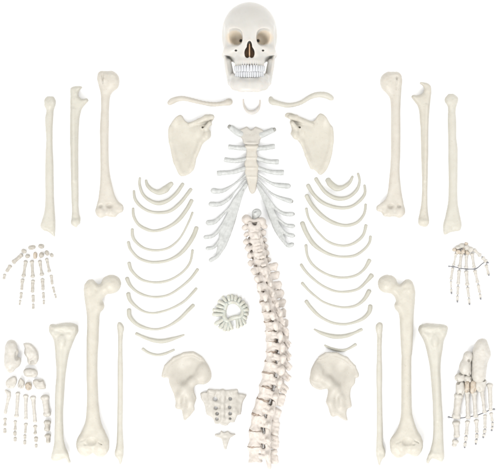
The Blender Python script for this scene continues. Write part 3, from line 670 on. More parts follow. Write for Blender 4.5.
long_bone('thigh_bone', [(407, 280), (404, 281.3), (400, 284.6), (397, 283), (394, 278), (387.4, 275.4), (381, 278), (378.5, 284.5), (381, 290.8), (387.5, 292.8), (391.8, 293), (394.6, 297), (395.8, 302), (394.6, 306), (396.6, 310), (399, 316), (400, 330), (400.8, 350),
    (401.4, 362), (401, 406), (400, 420), (396.6, 430), (391.4, 437), (390, 443), (391.8, 450), (396.4, 456.4), (402, 456), (407.3, 453), (412, 455), (417, 455.6), (421.2, 451), (422.6, 443), (421, 436), (417.4, 430), (414, 420),
    (411.5, 406), (410.9, 362), (412.4, 350), (413.5, 318), (415, 300), (415.3, 291), (412.4, 283)],
    [(280, 4), (300, 5.5), (400, 5.3), (430, 5), (457, 5)], [(280, 6), (300, 6.5), (340, 5.7), (400, 5.7), (430, 6.5), (445, 8), (457, 6)], 'warm_bone',
    'thick thigh bone at lower right, its ball head facing left', 'thigh bone', GF,
    extra=[('s', (387.5, 284.1, 10), (9, 8.8, 9)), ('s', (408.8, 288, 10), (5., 8., 6)), ('c', (388, 285, 10), (404.5, 298, 9), 4.6, 5.2), ('s', (397.5, 306.3, 7), (2.8, 4.3, 4)),
           ('s', (399, 446.6, 8.5), (8.2, 9.4, 8.8)), ('s', (414.6, 446, 8.5), (7.4, 9, 8.8)), ('c', (409, 320, 11.5), (406, 405, 11.5), 2.2, 1.8)],
    cut=[('c', (407.2, 450, 22), (407.2, 462, 10), 2.2, 2.6), ('s', (406.8, 440.5, 18.5), (5.5, 4.4, 4)), ('s', (413, 443, 18.4), (1.6, 1, 2)), ('c', (396, 442, 17.6), (400, 440, 17), .8, .6), ('c', (414, 439, 16.8), (418, 442, 16.4), .7, .6), ('c', (402.5, 287, 19), (404.5, 294, 18.2), 1.4, .8)], zc=9, hi_z=26, amp=.25)
# tibia
GT = 'shin bones'
long_bone('shin_bone', [(49.4, 326), (51.5, 324.2), (57, 325), (63, 323), (70, 323.2), (76.4, 325), (78.2, 329), (77.2, 334), (74.4, 339.5), (71.4, 347), (69.2, 353), (67.2, 363), (65.8, 375), (64.2, 395), (63, 415), (63.3, 430), (64.2, 441), (66.8, 449), (69.8, 456), (70.6, 461.5), (68.6, 463.4), (66.6, 460),
    (64.4, 458.4), (58, 460.6), (53, 460.6), (51, 457.5), (52.6, 450), (54.4, 440), (55, 420), (55.1, 395), (56.2, 375), (55.8, 360), (55.2, 350), (54, 341), (51, 335), (49, 331)],
    [(323, 4), (345, 5), (400, 4.5), (445, 4.5), (463, 3)], [(323, 7), (335, 8), (350, 6), (400, 5), (440, 4.4), (453, 5.5), (463, 3.2)], 'green_bone',
    'broad flat-topped shin bone between the loose foot bones and a thigh bone', 'shin bone', GT,
    extra=[('s', (63.5, 328, 9), (13.4, 4.2, 8)), ('s', (62.5, 341, 14.4), (3.6, 6, 3.2)), ('c', (61.5, 345, 13), (59.6, 420, 11.6), 1.6, 1.)], cut=[('c', (54, 330, 19), (57, 334, 17), 1.1, .5)], zc=8, hi_z=24, k=2)
long_bone('shin_bone', [(447.4, 327), (445.5, 325.6), (441, 325), (434, 324), (427, 324), (420.6, 325.6), (418.6, 329), (419.4, 333), (422.4, 338.5), (424.8, 345), (427, 353), (429, 363), (430.4, 375), (432, 395), (433, 415), (433.2, 430), (432.4, 441), (430, 450), (427.4, 455.6), (426.2, 461.6), (428.4, 463.6), (430.6, 460),
    (433, 458.6), (438, 460.8), (442.4, 461), (444.6, 456.5), (443.8, 448), (443, 435), (442.4, 415), (441.4, 395), (440.4, 370), (441, 358), (442.4, 350), (443.6, 341), (446.4, 335), (447.6, 331)],
    [(323, 4), (345, 5), (400, 4.5), (445, 4.5), (463, 3)], [(323, 7), (335, 8), (350, 6), (400, 5), (440, 4.4), (453, 5.5), (463, 3.2)], 'green_bone',
    'broad flat-topped shin bone between a thigh bone and the wired foot', 'shin bone', GT,
    extra=[('s', (433, 328.4, 9), (13.4, 4.2, 8)), ('s', (434.5, 341, 14.4), (3.6, 6, 3.2)), ('c', (435.5, 345, 13), (437.4, 420, 11.6), 1.6, 1.)], cut=[('c', (443.5, 330, 19), (441, 334, 17), 1.1, .5)], zc=8, hi_z=24, k=2)
# fibula
GB = 'thin calf bones'
long_bone('fibula', [(117, 325), (117.8, 322.3), (120.4, 322), (122.8, 324.5), (124.6, 328.5), (123.6, 333), (122.6, 340), (122.6, 355), (123, 375), (122.9, 400), (122.6, 425), (123.2, 441), (123.6, 449), (123, 456), (121.6, 463), (119.8, 464.6), (118.2, 460), (115.4, 456), (114.9, 451.5), (116.4, 445),
    (117, 430), (117.4, 400), (117.4, 375), (117.8, 350), (118, 340), (117.6, 332)], 2.8, [(322, 3.6), (330, 3.6), (345, 2.8), (430, 2.8), (450, 3.6), (464, 2)], 'green_bone',
    'very thin straight calf bone standing between the thigh bone and the left hip bone', 'calf bone', GB, zc=5, hi_z=12)
long_bone('fibula', [(382.8, 325.5), (381.8, 322.8), (378.6, 322.4), (376, 325), (375.6, 329), (376.8, 334), (377.2, 341), (376.8, 355), (376.3, 375), (376.6, 400), (376.8, 425), (376.4, 441), (375.9, 452), (377, 458), (378.4, 464.4), (380.4, 465), (381.8, 460.5), (384.8, 456.5), (385.3, 451), (383.2, 444),
    (382.7, 430), (382.2, 400), (382.2, 375), (381.8, 350), (381.8, 340), (382.4, 332)], 2.8, [(322, 3.6), (330, 3.6), (345, 2.8), (430, 2.8), (450, 3.6), (464, 2)], 'green_bone',
    'very thin straight calf bone standing between the right hip bone and the thigh bone', 'calf bone', GB, zc=5, hi_z=12)

# ------------------------------------------------------------------ hip bones
def hip(poly, mx, label, s):
    P = np.array(poly); lo = (P[:, 0].min() - 3, P[:, 1].min() - 3, -3)
    g = Grid(lo, (P[:, 0].max() + 3, P[:, 1].max() + 3, 26), .45)
    xx = (g.x - f32(mx(182))) * f32(s); yy = g.y - f32(371)
    zc = 9 - 3.8 * np.exp(-((xx + 1) / 9.) ** 2 - (yy / 11.) ** 2) + 3.0 * np.exp(-((xx - 20) / 7.) ** 2 - ((yy - 1) / 9.) ** 2) - .07 * (xx) * (yy > 15) * 0
    F = slab(g, P, 1.6, 1.6, zc)
    F = smin(F, chain(g, [(mx(163.5), 376, 9), (mx(166), 366.5, 9.4), (mx(174), 358.9, 9.6), (mx(184), 354.5, 9.8), (mx(193), 353.8, 10.5), (mx(200.5), 357.8, 11.5)], [1.6, 1.6, 1.7, 1.7, 1.8, 1.8], 1.5), 2)
    F = smin(F, chain(g, [(mx(203), 374, 10), (mx(193), 381, 10), (mx(185), 389, 10), (mx(180), 398, 9.5), (mx(179), 406, 9)], [4.5, 4.2, 4.8, 3.6, 2.8], 3), 4)
    F = smin(F, ell(g, (mx(203.5), 372.5, 11.5), (6, 8.5, 3.6)), 3)
    F = smin(F, chain(g, [(mx(188), 392, 9), (mx(190), 402, 9), (mx(187), 414, 8)], [4.2, 3.8, 3.], 3), 3)
    F = smin(F, ell(g, (mx(177.6), 406, 8.5), (1.8, 2.2, 2.2)), 2)
    F = sub(F, ell(g, (mx(195.6), 372.5, 16.5), (2., 3., 3)), 1.5)
    F = sub(F, ell(g, (mx(183.8), 402, 16), (2.6, 7, 5)), 2.5)
    F = F + lumps(g, .55, .33)
    V, Q = surface_nets(F, lo, .45)
    thing_mesh('hip_bone', V, Q, 'hip_bone_tone', label, 'hip bone', 'hip bones either side of the spine', face=9)
hip([(161.9, 376.3), (164.7, 367), (172.9, 358.7), (183.4, 353.2), (192.8, 352.2), (201, 356), (208, 364.6), (211.6, 374), (210, 381), (203.4, 385), (195.8, 383.2), (191.8, 386), (194, 392.7), (196.3, 398.6),
     (193.3, 404.4), (194.7, 410.3), (189.3, 416.2), (184.6, 420.4), (182.7, 415), (181, 409.8), (176, 408), (176.4, 401), (172.9, 391.6), (169.4, 383.4), (168.2, 378.4)],
    lambda v: v, 'winged hip bone left of the sacrum, its rounded lobe facing right', 1)
hip([(309.1, 378.6), (312.2, 368.5), (317.2, 359.3), (326.4, 355.3), (338.5, 355.7), (348.7, 361.4), (355.8, 367.5), (358.8, 374.6), (355.2, 376.8), (354.8, 383.7), (350.9, 388.8), (349.7, 395.9), (351.7, 406),
     (347.7, 408.6), (346.2, 413), (347.7, 420.6), (341.6, 418.6), (334.5, 412), (333.5, 406), (330.6, 401.9), (333.3, 393.8), (332.5, 388.8), (328.4, 385.9), (325.4, 388.8), (319.3, 390.2), (312.4, 386.2)],
    lambda v: 520.5 - v - (0 if True else 0), 'winged hip bone right of the spine, its rounded lobe facing left', -1)

# ------------------------------------------------------------------ sacrum and tail bone
lo = (197, 386, -2); g = Grid(lo, (250, 429, 18), .42)
F = slab(g, [(200.4, 393.3), (206.4, 392), (207.7, 389), (213, 390), (219, 390), (227, 390.3), (233.6, 389.4), (237.4, 389.4), (238.2, 393.7), (246.8, 394.7), (243.8, 400.5), (242, 406.5), (240.8, 414.3), (237.2, 415.5), (234.8, 422.6),
             (230.5, 422.4), (227.5, 425.4), (222.7, 426), (219.7, 423.6), (215.5, 424.6), (213.7, 420.8), (211, 416.6), (206.4, 415), (205.2, 407.7), (202.8, 401.7)], 1.6, [(388, 2.2), (396, 1.5), (410, 1.4), (426, 1.5)], [(388, 2.6), (396, 1.9), (426, 1.7)] if 0 else 1.9, n=2)
zt = lambda y: 3.9
for yy, r_ in ((393, 2.6), (399.2, 2.4), (406.3, 2.2), (412, 2.2), (418, 1.8)): F = smin(F, ell(g, (222.8 + .5 * math.sin(yy), yy, zt(yy)), (2., r_, 1.6)), 3)
F = smin(F, chain(g, [(222.8, 391, zt(391) - .3), (223, 404, zt(404) - .2), (222.6, 419, zt(419) - .4)], [1.5, 1.5, 1.2], 2), 2.5)
for sx in (-1, 1):
    for yy in (396, 403.6, 412): F = smin(F, ell(g, (222.8 + sx * (12.2 + .6 * math.sin(yy * 3)), yy, zt(yy) - 1.2), (2.6, 3.4, 1.5)), 3)
    for yy in (394.5, 403.6, 411, 416.5): F = smin(F, ell(g, (222.8 + sx * (4.6 + .4 * math.sin(yy * 5)), yy, zt(yy) - .7), (1.6, 2.2, 1.1)), 2.5)
    F = smin(F, cap(g, (222.8 + sx * 9.5, 392, 4), (222.8 + sx * 13.5, 390.8, 4.5), 2.0, 1.6), 2)
for (x, y, r_) in [(215.2, 399.3, 1.7), (215.7, 408, 1.3), (217, 413.7, 1.2), (217, 419, 1.1), (230.3, 399, 1.6), (229.6, 407.5, 1.35), (230.3, 413.5, 1.2), (230.3, 418.8, 1.1)]:
    F = sub(F, cap(g, (x + .2, y - .2, -2), (x - .1, y, 3), r_ * 1.12, r_ * 1.12), .4)
    F = sub(F, cap(g, (x, y, 2.6), (x - .5, y - .3, 9), r_ * 1.0, r_ * 3.0), .8)
F = F + lumps(g, .45, .8)
V, Q = surface_nets(F, lo, .42)
thing_mesh('sacrum', V, Q, 'grey_bone', 'shield-shaped grey sacrum with two rows of small holes, left of the lower spine', 'sacrum', face=6)
lo = (212, 428, -2); g = Grid(lo, (238, 452, 9), .38)
F = slab(g, [(221, 430.8), (224, 432.6), (228, 430.8), (230.5, 433.2), (235.4, 434.2), (232.3, 436.5), (229.7, 438), (228, 444), (226.6, 449), (224.9, 449.3), (223.3, 444), (220.9, 438.7), (214.9, 436.5), (215.3, 433.7), (219.7, 433.6)], 1.3, 1.9, 3)
for yy, r_ in ((435.5, 3.), (440, 2.4), (444, 1.8), (447.4, 1.3)): F = smin(F, ell(g, (225.3, yy, 3.4), (r_, 1.7, r_ * .7)), 1)
F = F + lumps(g, .35, .6)
V, Q = surface_nets(F, lo, .38)
thing_mesh('tail_bone', V, Q, 'grey_bone', 'small pointed tail bone with two side wings, just under the sacrum', 'tail bone')

# ------------------------------------------------------------------ ring of soft pegs
def build_ring():
    root, base = thing_empty('peg_ring', 231, 312, 'pale greenish rubbery ring bristling with short pegs, between left ribs and spine', 'ring of pegs')
    inner = [(226.8, 303.6), (232, 302), (237.5, 303.2), (241.6, 307.6), (243, 312), (240.6, 316.4), (235, 317.4), (230.6, 319), (227.6, 321), (224.6, 318), (224.2, 312.5), (225.2, 307.5)]
    V, Q = sweep([(x, y, 2.6 + .8 * math.sin(i * 1.7)) for i, (x, y) in enumerate(inner + inner[:1])], 2.3, seg=12, n=5, rough=.05)
    part('band', V, Q, 'peg_rubber', root, base)
    tips = [(222.9, 297.1), (228.3, 295.9), (232.2, 295.4), (236, 296.2), (240.2, 298.2), (243.6, 302), (246, 305.6), (247.6, 309.6), (247.2, 314.4), (245.8, 318.4), (244.8, 323.6), (241.6, 325.6), (237.8, 327.6), (232, 329), (228.2, 330.4), (224.4, 330.2),
            (220.3, 327.5), (215.5, 324), (213.3, 314.4), (213.6, 309.9), (217.4, 306.0), (219.2, 301.4)]
    I = spline(inner, 8)
    for i, t in enumerate(tips):
        d = np.hypot(I[:, 0] - t[0], I[:, 1] - t[1]); q = I[int(d.argmin())]
        z = 2.4 + .7 * (i % 2)
        m_ = (q[0] * .45 + t[0] * .55, q[1] * .45 + t[1] * .55, z + .5)
        r0 = 1.8 + .35 * random.random()
        V, Q = sweep([(q[0], q[1], z), m_, (t[0], t[1], z)], [r0 * .9, r0, r0 * 1.02], seg=12, n=4, rough=.06, seed=i)
        part('peg', V, Q, 'peg_rubber', root, base)
build_ring()

# ------------------------------------------------------------------ spine
def build_spine():
    root, base = thing_empty('spinal_column', 265, 337, 'full curved spine of stacked vertebrae lying below the breastbone', 'spine', face=18)
    lev = [461.5, 445.6, 430.2, 414.1, 399.3, 386.6, 372.9, 361.7, 351.5, 341, 330.5, 320.9, 311.3, 301.5, 291.3, 282.5, 274.3, 265.8, 258.3, 251.2, 244.4, 237.8, 231, 225]
    cys = [216, 224, 231, 245, 258, 265, 274, 282, 291, 301, 311, 321, 330, 341, 351, 362, 373, 386, 399, 414, 430, 445, 462]
    cxs = [253.5, 254.0, 254.2, 255.4, 257.4, 258.8, 260.8, 262.4, 263.4, 265, 267, 269.2, 271.0, 272, 271.8, 270.4, 268.6, 266.2, 263, 258, 255.8, 255.2, 255.6]
    cx = lambda y: float(np.interp(y, cys, cxs))
    ang = lambda y: float(np.interp(y, [225, 262, 300, 330, 355, 400, 462], [-86, -70, -46, -24, -4, 4, 6]))
    zc = lambda y: float(np.interp(y, [225, 262, 300, 340, 462], [9, 11, 15, 16, 17]))
    for i in range(23):
        yb, yt = lev[i], lev[i + 1]; ym = (yb + yt) / 2; hh = (yb - yt)
        dy = 4.; ax = np.array([cx(ym - dy) - cx(ym + dy), -2 * dy, 0]); ax /= np.linalg.norm(ax)
        rj = np.random.RandomState(100 + i)
        a = math.radians(ang(ym) + rj.uniform(-4, 4)); fr = np.array([-math.cos(a), 0, math.sin(a)]); fr -= ax * (fr @ ax); fr /= np.linalg.norm(fr)
        sd = np.cross(ax, fr)
        lum, cer = i < 5, i >= 17
        R = float(np.interp(i, [0, 4, 6, 12, 16, 17, 22], [7.4, 7.0, 6.6, 5.6, 5.0, 4.2, 3.8]))
        Rs = R * (1.28 if lum else 1.15 if not cer else 1.5)
        SP = float(np.interp(i, [0, 4, 8, 14, 17, 21, 22], [23.5, 22, 19, 17, 14, 11, 10])) * rj.uniform(.96, 1.04)
        TP = float(np.interp(i, [0, 2, 4, 6, 12, 16, 17, 22], [13, 14, 13, 9.5, 11.5, 12, 10.5, 10])) * rj.uniform(.95, 1.05)
        bh = hh * .95
        lo = (-R - 3, -TP - 4, -hh * 1.3 - 4); hi = (SP + 4.5, TP + 4, hh + 3)
        g = Grid(lo, hi, .5)                    # x = back, y = side, z = up the spine
        rr = np.sqrt((g.x / f32(R)) ** 2 + (g.y / f32(Rs)) ** 2) * f32(R)
        waist = f32(R) - f32(1.3 if not cer else .6) * (1 - (g.z / f32(bh / 2)) ** 2).clip(0, 1)
        F = smax(rr - waist, np.abs(g.z) - f32(bh / 2), .5)
        gs = type('G', (), {})(); gs.x, gs.y, gs.z = g.x, np.abs(g.y), g.z
        can = R + 2.2
        ar = can + 2.0
        pr = 2.2 if lum else 1.8
        F = smin(F, cap(gs, (R * .5, Rs * .62, hh * .22), (ar, Rs * .66, hh * .16), pr, pr + .3), 0.84)              # pedicle
        F = smin(F, cap(gs, (R * .5, Rs * .6, -hh * .06), (ar, Rs * .64, -hh * .14), pr + .2, pr + .6), 0.96)
        F = smin(F, ell(gs, (R * .55, Rs * .78, hh * .28), (2.2, 1.5, hh * .2)), 0.72)
        F = smin(F, ell(gs, (ar + .2, Rs * .66, hh * .02), (2.9 if lum else 2.4, 2.4, hh * .44)), 0.96)                # pillar
        F = smin(F, cap(gs, (ar + .2, Rs * .66, hh * .2), (ar - .8, Rs * .74, hh * .62), 2.2, 1.7), 0.72)              # upper facet
        F = smin(F, cap(gs, (ar + .8, Rs * .55, -hh * .1), (ar + 1.8, Rs * .5, -hh * (.58 if i else .9)), 2.3, 1.8 if i else 1.2), 0.72)            # lower facet
        F = smin(F, cap(gs, (ar, Rs * .6, 0), (ar + 2.6, 0, -hh * .1), 2.3, 2.3), 0.96)                               # lamina
        F = smin(F, cap(gs, (ar, Rs * .5, -hh * .25), (ar + 2.6, 0, -hh * .35), 2.0, 2.0), 0.96)
        if lum:
            for z0, z1, w in ((.14, .1, 1.9), (-.15, -.2, 1.8), (-.4, -.48, 2.2)):
                F = smin(F, cap(g, (ar + 1, 0, hh * z0), (SP - 2.2 - 1.4 * abs(z0 + .15), 0, hh * z1), w + .2, w + .5), 1.80)
        elif not cer:
            dr = -hh * float(np.interp(i, [5, 8, 16], [.35, .85, .8]))
            F = smin(F, cap(g, (ar + 1, 0, 0), (SP, 0, dr), 2.2, 1.5), 0.96)
            F = smin(F, cap(g, (ar + 1, 0, -hh * .4), (SP - 1.5, 0, dr - hh * .28), 2.0, 1.8), 1.08)
        else:
            F = smin(F, cap(g, (ar + 1, 0, -1), (SP, 0, -hh * .5), 2., 1.6), 0.84)
            F = smin(F, cap(gs, (SP - 2, 0, -hh * .35), (SP + .6, 1.5, -hh * .55), 1.4, 1.3), 1)
        if cer:
            F = smin(F, cap(gs, (.5, Rs * .8, hh * .1), (1.5, TP, -hh * .1), 1.5, 1.7), 0.84)
            F = smin(F, cap(gs, (4.4, Rs * .9, hh * .05), (3.0, TP, -hh * .05), 2.0, 2.0), 0.72)
            F = smin(F, ell(gs, (0, Rs * .86, hh * .42), (2.4, 1.1, 1.6)), .8)
            F = smin(F, ell(gs, (2.6, TP - 1.2, -hh * .02), (3., 2.2, hh * .47)), 1.08)
        else:
            b = ar + (2.4 if not lum else -.5)
            F = smin(F, cap(gs, (ar - 1, Rs * .75, hh * .1), (b, TP, hh * (.1 if not lum else .02)), 2.4, 2.5 if not lum else 2.), 1.20)
            if not lum:
                F = smin(F, ell(gs, (b - .2, TP - 1., -hh * .05), (2.5, 2.2, hh * .44)), 1.44)
                F = smin(F, ell(gs, (b - 1.5, TP - 4., -hh * .02), (2.3, 3., hh * .4)), 1.44)
        F = sub(F, np.sqrt((g.x - f32(can)) ** 2 + (g.y * f32(.8)) ** 2) - f32(2.3) + 0 * g.z, .8)
        g.y = g.y + f32(20 * i)
        F = F + lumps(g, .6, .5) + lumps(g, .5, 1.0)
        V, Q = surface_nets(F, lo, .5)
        cc = np.array([cx(ym), ym, zc(ym)])
        V = cc + np.outer(V[:, 0], -fr) + np.outer(V[:, 1], sd) + np.outer(V[:, 2], ax)
        if np.dot(np.cross(-fr, sd), ax) < 0: Q = Q[:, ::-1]
        part('vertebra', V, Q, 'spine_bone', root, base)
        if i < 22:
            yj = yt; n = 28; rows = []
            cj = np.array([cx(yj), yj, zc(yj)])
            R2 = R * .93; Rs2 = Rs * .93; hd = hh * .09
            for (k, s_) in ((-1, 0.01), (-1, .93), (-.5, 1), (.5, 1), (1, .93), (1, .01)):
                th = np.linspace(0, 2 * np.pi, n, endpoint=False)
                rows.append(cj + np.outer(np.cos(th) * R2 * s_, fr) + np.outer(np.sin(th) * Rs2 * s_, sd) + ax * (hd * k))
            Vd = np.concatenate(rows)
            Qd = np.array([(r_ * n + j, r_ * n + (j + 1) % n, (r_ + 1) * n + (j + 1) % n, (r_ + 1) * n + j) for r_ in range(5) for j in range(n)])
            if np.dot(np.cross(fr, sd), ax) < 0: Qd = Qd[:, ::-1]
            part('disc', Vd, Qd, 'disc_rubber', root, base)
    # the ring-shaped top vertebra and the grey pad on it
    lo = (238, 208, 2); g = Grid(lo, (272, 234, 28), .45)
    F = smin(ell(g, (246.8, 220.6, 11), (4.6, 5.2, 6)), ell(g, (260.6, 223., 11), (5., 4.6, 6)), 1)
    F = smin(F, cap(g, (247, 221.5, 14), (261, 223, 14), 2.8, 2.6), 3)
    F = smin(F, chain(g, [(247, 222, 11), (249, 222, 5), (254, 222, 3.5), (259, 222, 5), (261, 222, 11)], [2.6, 2.2, 2.2, 2.2, 2.6], 2), 2)
    F = smin(F, cap(g, (262, 224, 12), (265, 227, 12), 2.4, 2.2), 1.5)
    F = sub(F, ell(g, (256.6, 224.4, 19), (3, 1.2, 4.5), -8), .8) + lumps(g, .8, .5)
    V, Q = surface_nets(F, lo, .45); part('vertebra', V, Q, 'spine_bone', root, base)
    lo = (249, 206, 6); g = Grid(lo, (264, 222, 26), .45)
    F = smin(ell(g, (256.6, 213.8, 11), (4.7, 4.4, 5)), cap(g, (256, 216, 10), (255, 222, 10), 3, 3), 2)
    F = sub(F, ell(g, (255, 212.4, 16), (1.8, 1., 2.2), -20), .8) + lumps(g, .5, .5)
    V, Q = surface_nets(F, lo, .45); part('top_pad', V, Q, 'cartilage', root, base)
build_spine()

# ------------------------------------------------------------------ small bones
def tube_bone(a, b, r0, rm, r1, z=None, mat='small_bone', seed=0, h=.33, bend=0.):
    """one hand or foot rod bone: flared base, thin shaft, knobbed head"""
    a = np.array(a, float); b = np.array(b, float); d = b - a; L = np.hypot(*d); u = d / L; nn = np.array([-u[1], u[0]])
    z = max(r0, r1) if z is None else z
    m_ = max(r0, r1) + 1.5
    lo = (min(a[0], b[0]) - m_, min(a[1], b[1]) - m_, z - m_); hi = (max(a[0], b[0]) + m_, max(a[1], b[1]) + m_, z + m_)
    g = Grid(lo, hi, h)
    p = lambda t, o=0: (a[0] + d[0] * t + nn[0] * o, a[1] + d[1] * t + nn[1] * o, z)
    k0, k1 = min(.45, r0 / L), min(.45, r1 / L)
    F = chain(g, [p(k0 * .8), p(.3), p(.68), p(1 - k1)], [r0 * .8, rm, rm * .92, r1 * .75], .8)
    for o in (-1, 1):
        F = smin(F, ell(g, p(1 - k1 * .9, o * r1 * .38), (r1 * .68, r1 * .68, r1 * .85)), .5)
        F = smin(F, ell(g, p(k0 * .7, o * r0 * .36), (r0 * .7, r0 * .62, r0 * .9)), .5)
    g.x = g.x + f32(9 * seed); F = F + lumps(g, .22, .8 + .05 * (seed % 7))
    return surface_nets(F, lo, h)
def blob_bone(cx, cy, rx, ry, rot=0, z=None, seed=0, amp=.5, h=.36, poly=None, rz=None):
    rz = (rx + ry) * .45 if rz is None else rz; z = rz if z is None else z
    m_ = max(rx, ry) + 2
    lo = (cx - m_, cy - m_, z - rz - 2); g = Grid(lo, (cx + m_, cy + m_, z + rz + 2), h)
    if poly is None:
        F = smin(ell(g, (cx, cy, z), (rx, ry, rz), rot), box(g, (cx, cy, z), (rx * .82, ry * .8, rz * .8), min(rx, ry) * .5, rot), 1.)
    else:
        F = slab(g, poly, min(2.6, rx * .5), rz, z, 2)
    rs = np.random.RandomState(seed)
    for _ in range(3):      # facets pressed into it
        a = rs.uniform(0, 6.28); e = rs.uniform(.5, 1.1)
        cxx = cx + math.cos(a) * rx * 1.0; cyy = cy + math.sin(a) * ry * 1.0; zz = z + rz * e
        F = sub(F, ell(g, (cxx, cyy, zz), (rx * .5, ry * .5, rz * .5)), .8)
    g.x = g.x + f32(11 * seed); F = F + lumps(g, amp, .6 + .06 * (seed % 5))
    return surface_nets(F, lo, h)

# loose hand
GHC, GHB = 'loose wrist bones of the hand at left', 'loose finger bones of the hand at left'
for k, (x, y, rx, ry, rot, lab) in enumerate([
    (32, 247.5, 3.8, 2.3, -8, 'largest loose wrist bone, wide and flat, upper row of the loose hand'), (41.5, 246.3, 2.9, 1.9, 5, 'upper-row wrist bone at the right of the widest one, loose hand'),
    (23.9, 250.9, 2.7, 2.1, 35, 'tilted wrist bone of the loose hand just above the thumb base'), (27.6, 256, 2.3, 1.8, 0, 'small wrist bone directly above the index-finger column of the loose hand'),
    (35.4, 255.4, 2.1, 3.5, 0, 'tall brownish wrist bone above the middle-finger column of the loose hand'), (41.8, 255.4, 2.6, 3, 20, 'squarish wrist bone above the ring-finger column of the loose hand'),
    (47, 253, 1.8, 2.7, -30, 'slanting wrist bone above the little-finger column of the loose hand'), (51.8, 255.2, 1.4, 1.9, -30, 'tiniest wrist bone, at the far right of the loose hand')]):
    V, Q = blob_bone(x, y, rx, ry, rot, seed=k + 3, amp=.35)
    thing_mesh('wrist_bone', V, Q, 'orange_bone' if k in (4,) else 'small_bone', lab, 'wrist bone', GHC, face=2)
fing = {
 'thumb': [((22.6, 254.4), (12.2, 263.4), 1.9, 1.5, 2.1), ((10.9, 265), (6.2, 272.2), 1.8, 1.2, 1.5), ((4.7, 273.8), (3.7, 279.4), 1.5, 1., 1.2)],
 'index finger': [((25.9, 260.4), (23.2, 277.6), 1.7, 1.05, 1.9), ((22.6, 278.6), (21.5, 290.4), 1.7, 1.15, 1.4), ((21.3, 292.2), (20.6, 299), 1.4, .9, 1.1), ((20.2, 300), (19.4, 305.6), 1.2, .7, 1.)],
 'middle finger': [((31.8, 260.2), (32.8, 278.2), 1.9, 1.1, 1.9), ((32.8, 279.6), (32.5, 293), 1.8, 1.2, 1.5), ((33.1, 294.8), (33.1, 302.6), 1.5, 1., 1.2), ((33.1, 303.6), (33.3, 309.4), 1.2, .8, 1.1)],
 'ring finger': [((39.5, 260.2), (42.2, 276.2), 1.7, 1., 1.9), ((42.5, 278.2), (43, 290.6), 1.7, 1.15, 1.4), ((43.3, 292), (43.6, 298.8), 1.4, .9, 1.1), ((43.7, 299.8), (43.9, 304.8), 1.1, .7, 1.)],
 'little finger': [((46.5, 258.2), (49.7, 272.8), 1.6, 1., 1.8), ((51.1, 274.6), (52.3, 285), 1.6, 1., 1.3), ((52.9, 286.8), (54.3, 293.2), 1.2, .75, 1.), ((54.8, 293.9), (56.2, 298.4), 1.0, .6, .9)]}
k = 0
for nm, B in fing.items():
    for j, (a, b, r0, rm, r1) in enumerate(B):
        k += 1
        V, Q = tube_bone(a, b, r0 * 1.15, rm * 1.3, r1 * 1.15, seed=k)
        pos = (['palm', 'middle', 'tip'] if nm == 'thumb' else ['palm', 'first', 'second', 'tip'])[j]
        t = {'palm': 'long palm bone at the top of the %s column, loose hand', 'first': 'finger bone next below the palm bone, %s column, loose hand', 'middle': 'middle bone of the %s, slanting, loose hand',
             'second': 'short bone just above the fingertip, %s column, loose hand', 'tip': 'smallest bone at the very tip of the %s, loose hand'}[pos] % nm
        thing_mesh('finger_bone' if pos != 'palm' else 'palm_bone', V, Q, 'small_bone', t, 'finger bone' if pos != 'palm' else 'palm bone', GHB, face=2)

# loose foot
GFA, GFB = 'loose ankle bones of the foot at left', 'loose toe bones of the foot at left'
def heel_poly(P, lo, hi, ex, cut):
    g = Grid(lo, hi, .45)
    F = slab(g, P, 5.5, 6.5, 7.)
    for c_, r_ in ex: F = smin(F, ell(g, c_, r_), 4)
    for c_, r_ in cut: F = sub(F, ell(g, c_, r_), 2.)
    F = F + lumps(g, .7, .28) + lumps(g, .3, .8)
    return surface_nets(F, lo, .45)
V, Q = heel_poly([(7.5, 340.8), (12, 339.6), (16, 342), (18, 348), (18.6, 353), (17.6, 356.4), (20.8, 358), (21.5, 362), (19.5, 366), (16, 368), (12.8, 371.5), (9.5, 372), (6, 366), (4.9, 356), (5.4, 346)],
    (2, 336, -2), (24, 375, 20), [((11.6, 349, 9), (5.5, 8, 6.5)), ((10.4, 362, 8.5), (4.6, 8, 6))], [((17.6, 355, 14), (1.6, 4, 4)), ((11, 371.5, 13), (4, 2.5, 4))])
thing_mesh('heel_bone', V, Q, 'foot_bone', 'large smooth heel bone at the top left of the loose foot', 'heel bone', GFA)
V, Q = blob_bone(31, 354, 8, 11, poly=[(23.4, 343.6), (26, 342.6), (30.9, 343.3), (36, 347.6), (39, 354.5), (38.6, 360.5), (36.8, 364), (31, 365.2), (27.6, 362), (27.4, 357.5), (24.2, 353), (24.6, 348)], rz=5, seed=11, amp=.5)
thing_mesh('ankle_bone', V, Q, 'foot_bone', 'craggy ankle bone at the right of the heel bone, loose foot', 'ankle bone', GFA)
V, Q = blob_bone(30.4, 372.7, 7.4, 4.8, 8, seed=12, amp=.45, rz=4.2)
thing_mesh('navicular_bone', V, Q, 'foot_bone', 'boat-shaped oval bone lying directly below the craggy ankle bone, loose foot', 'navicular bone', GFA)
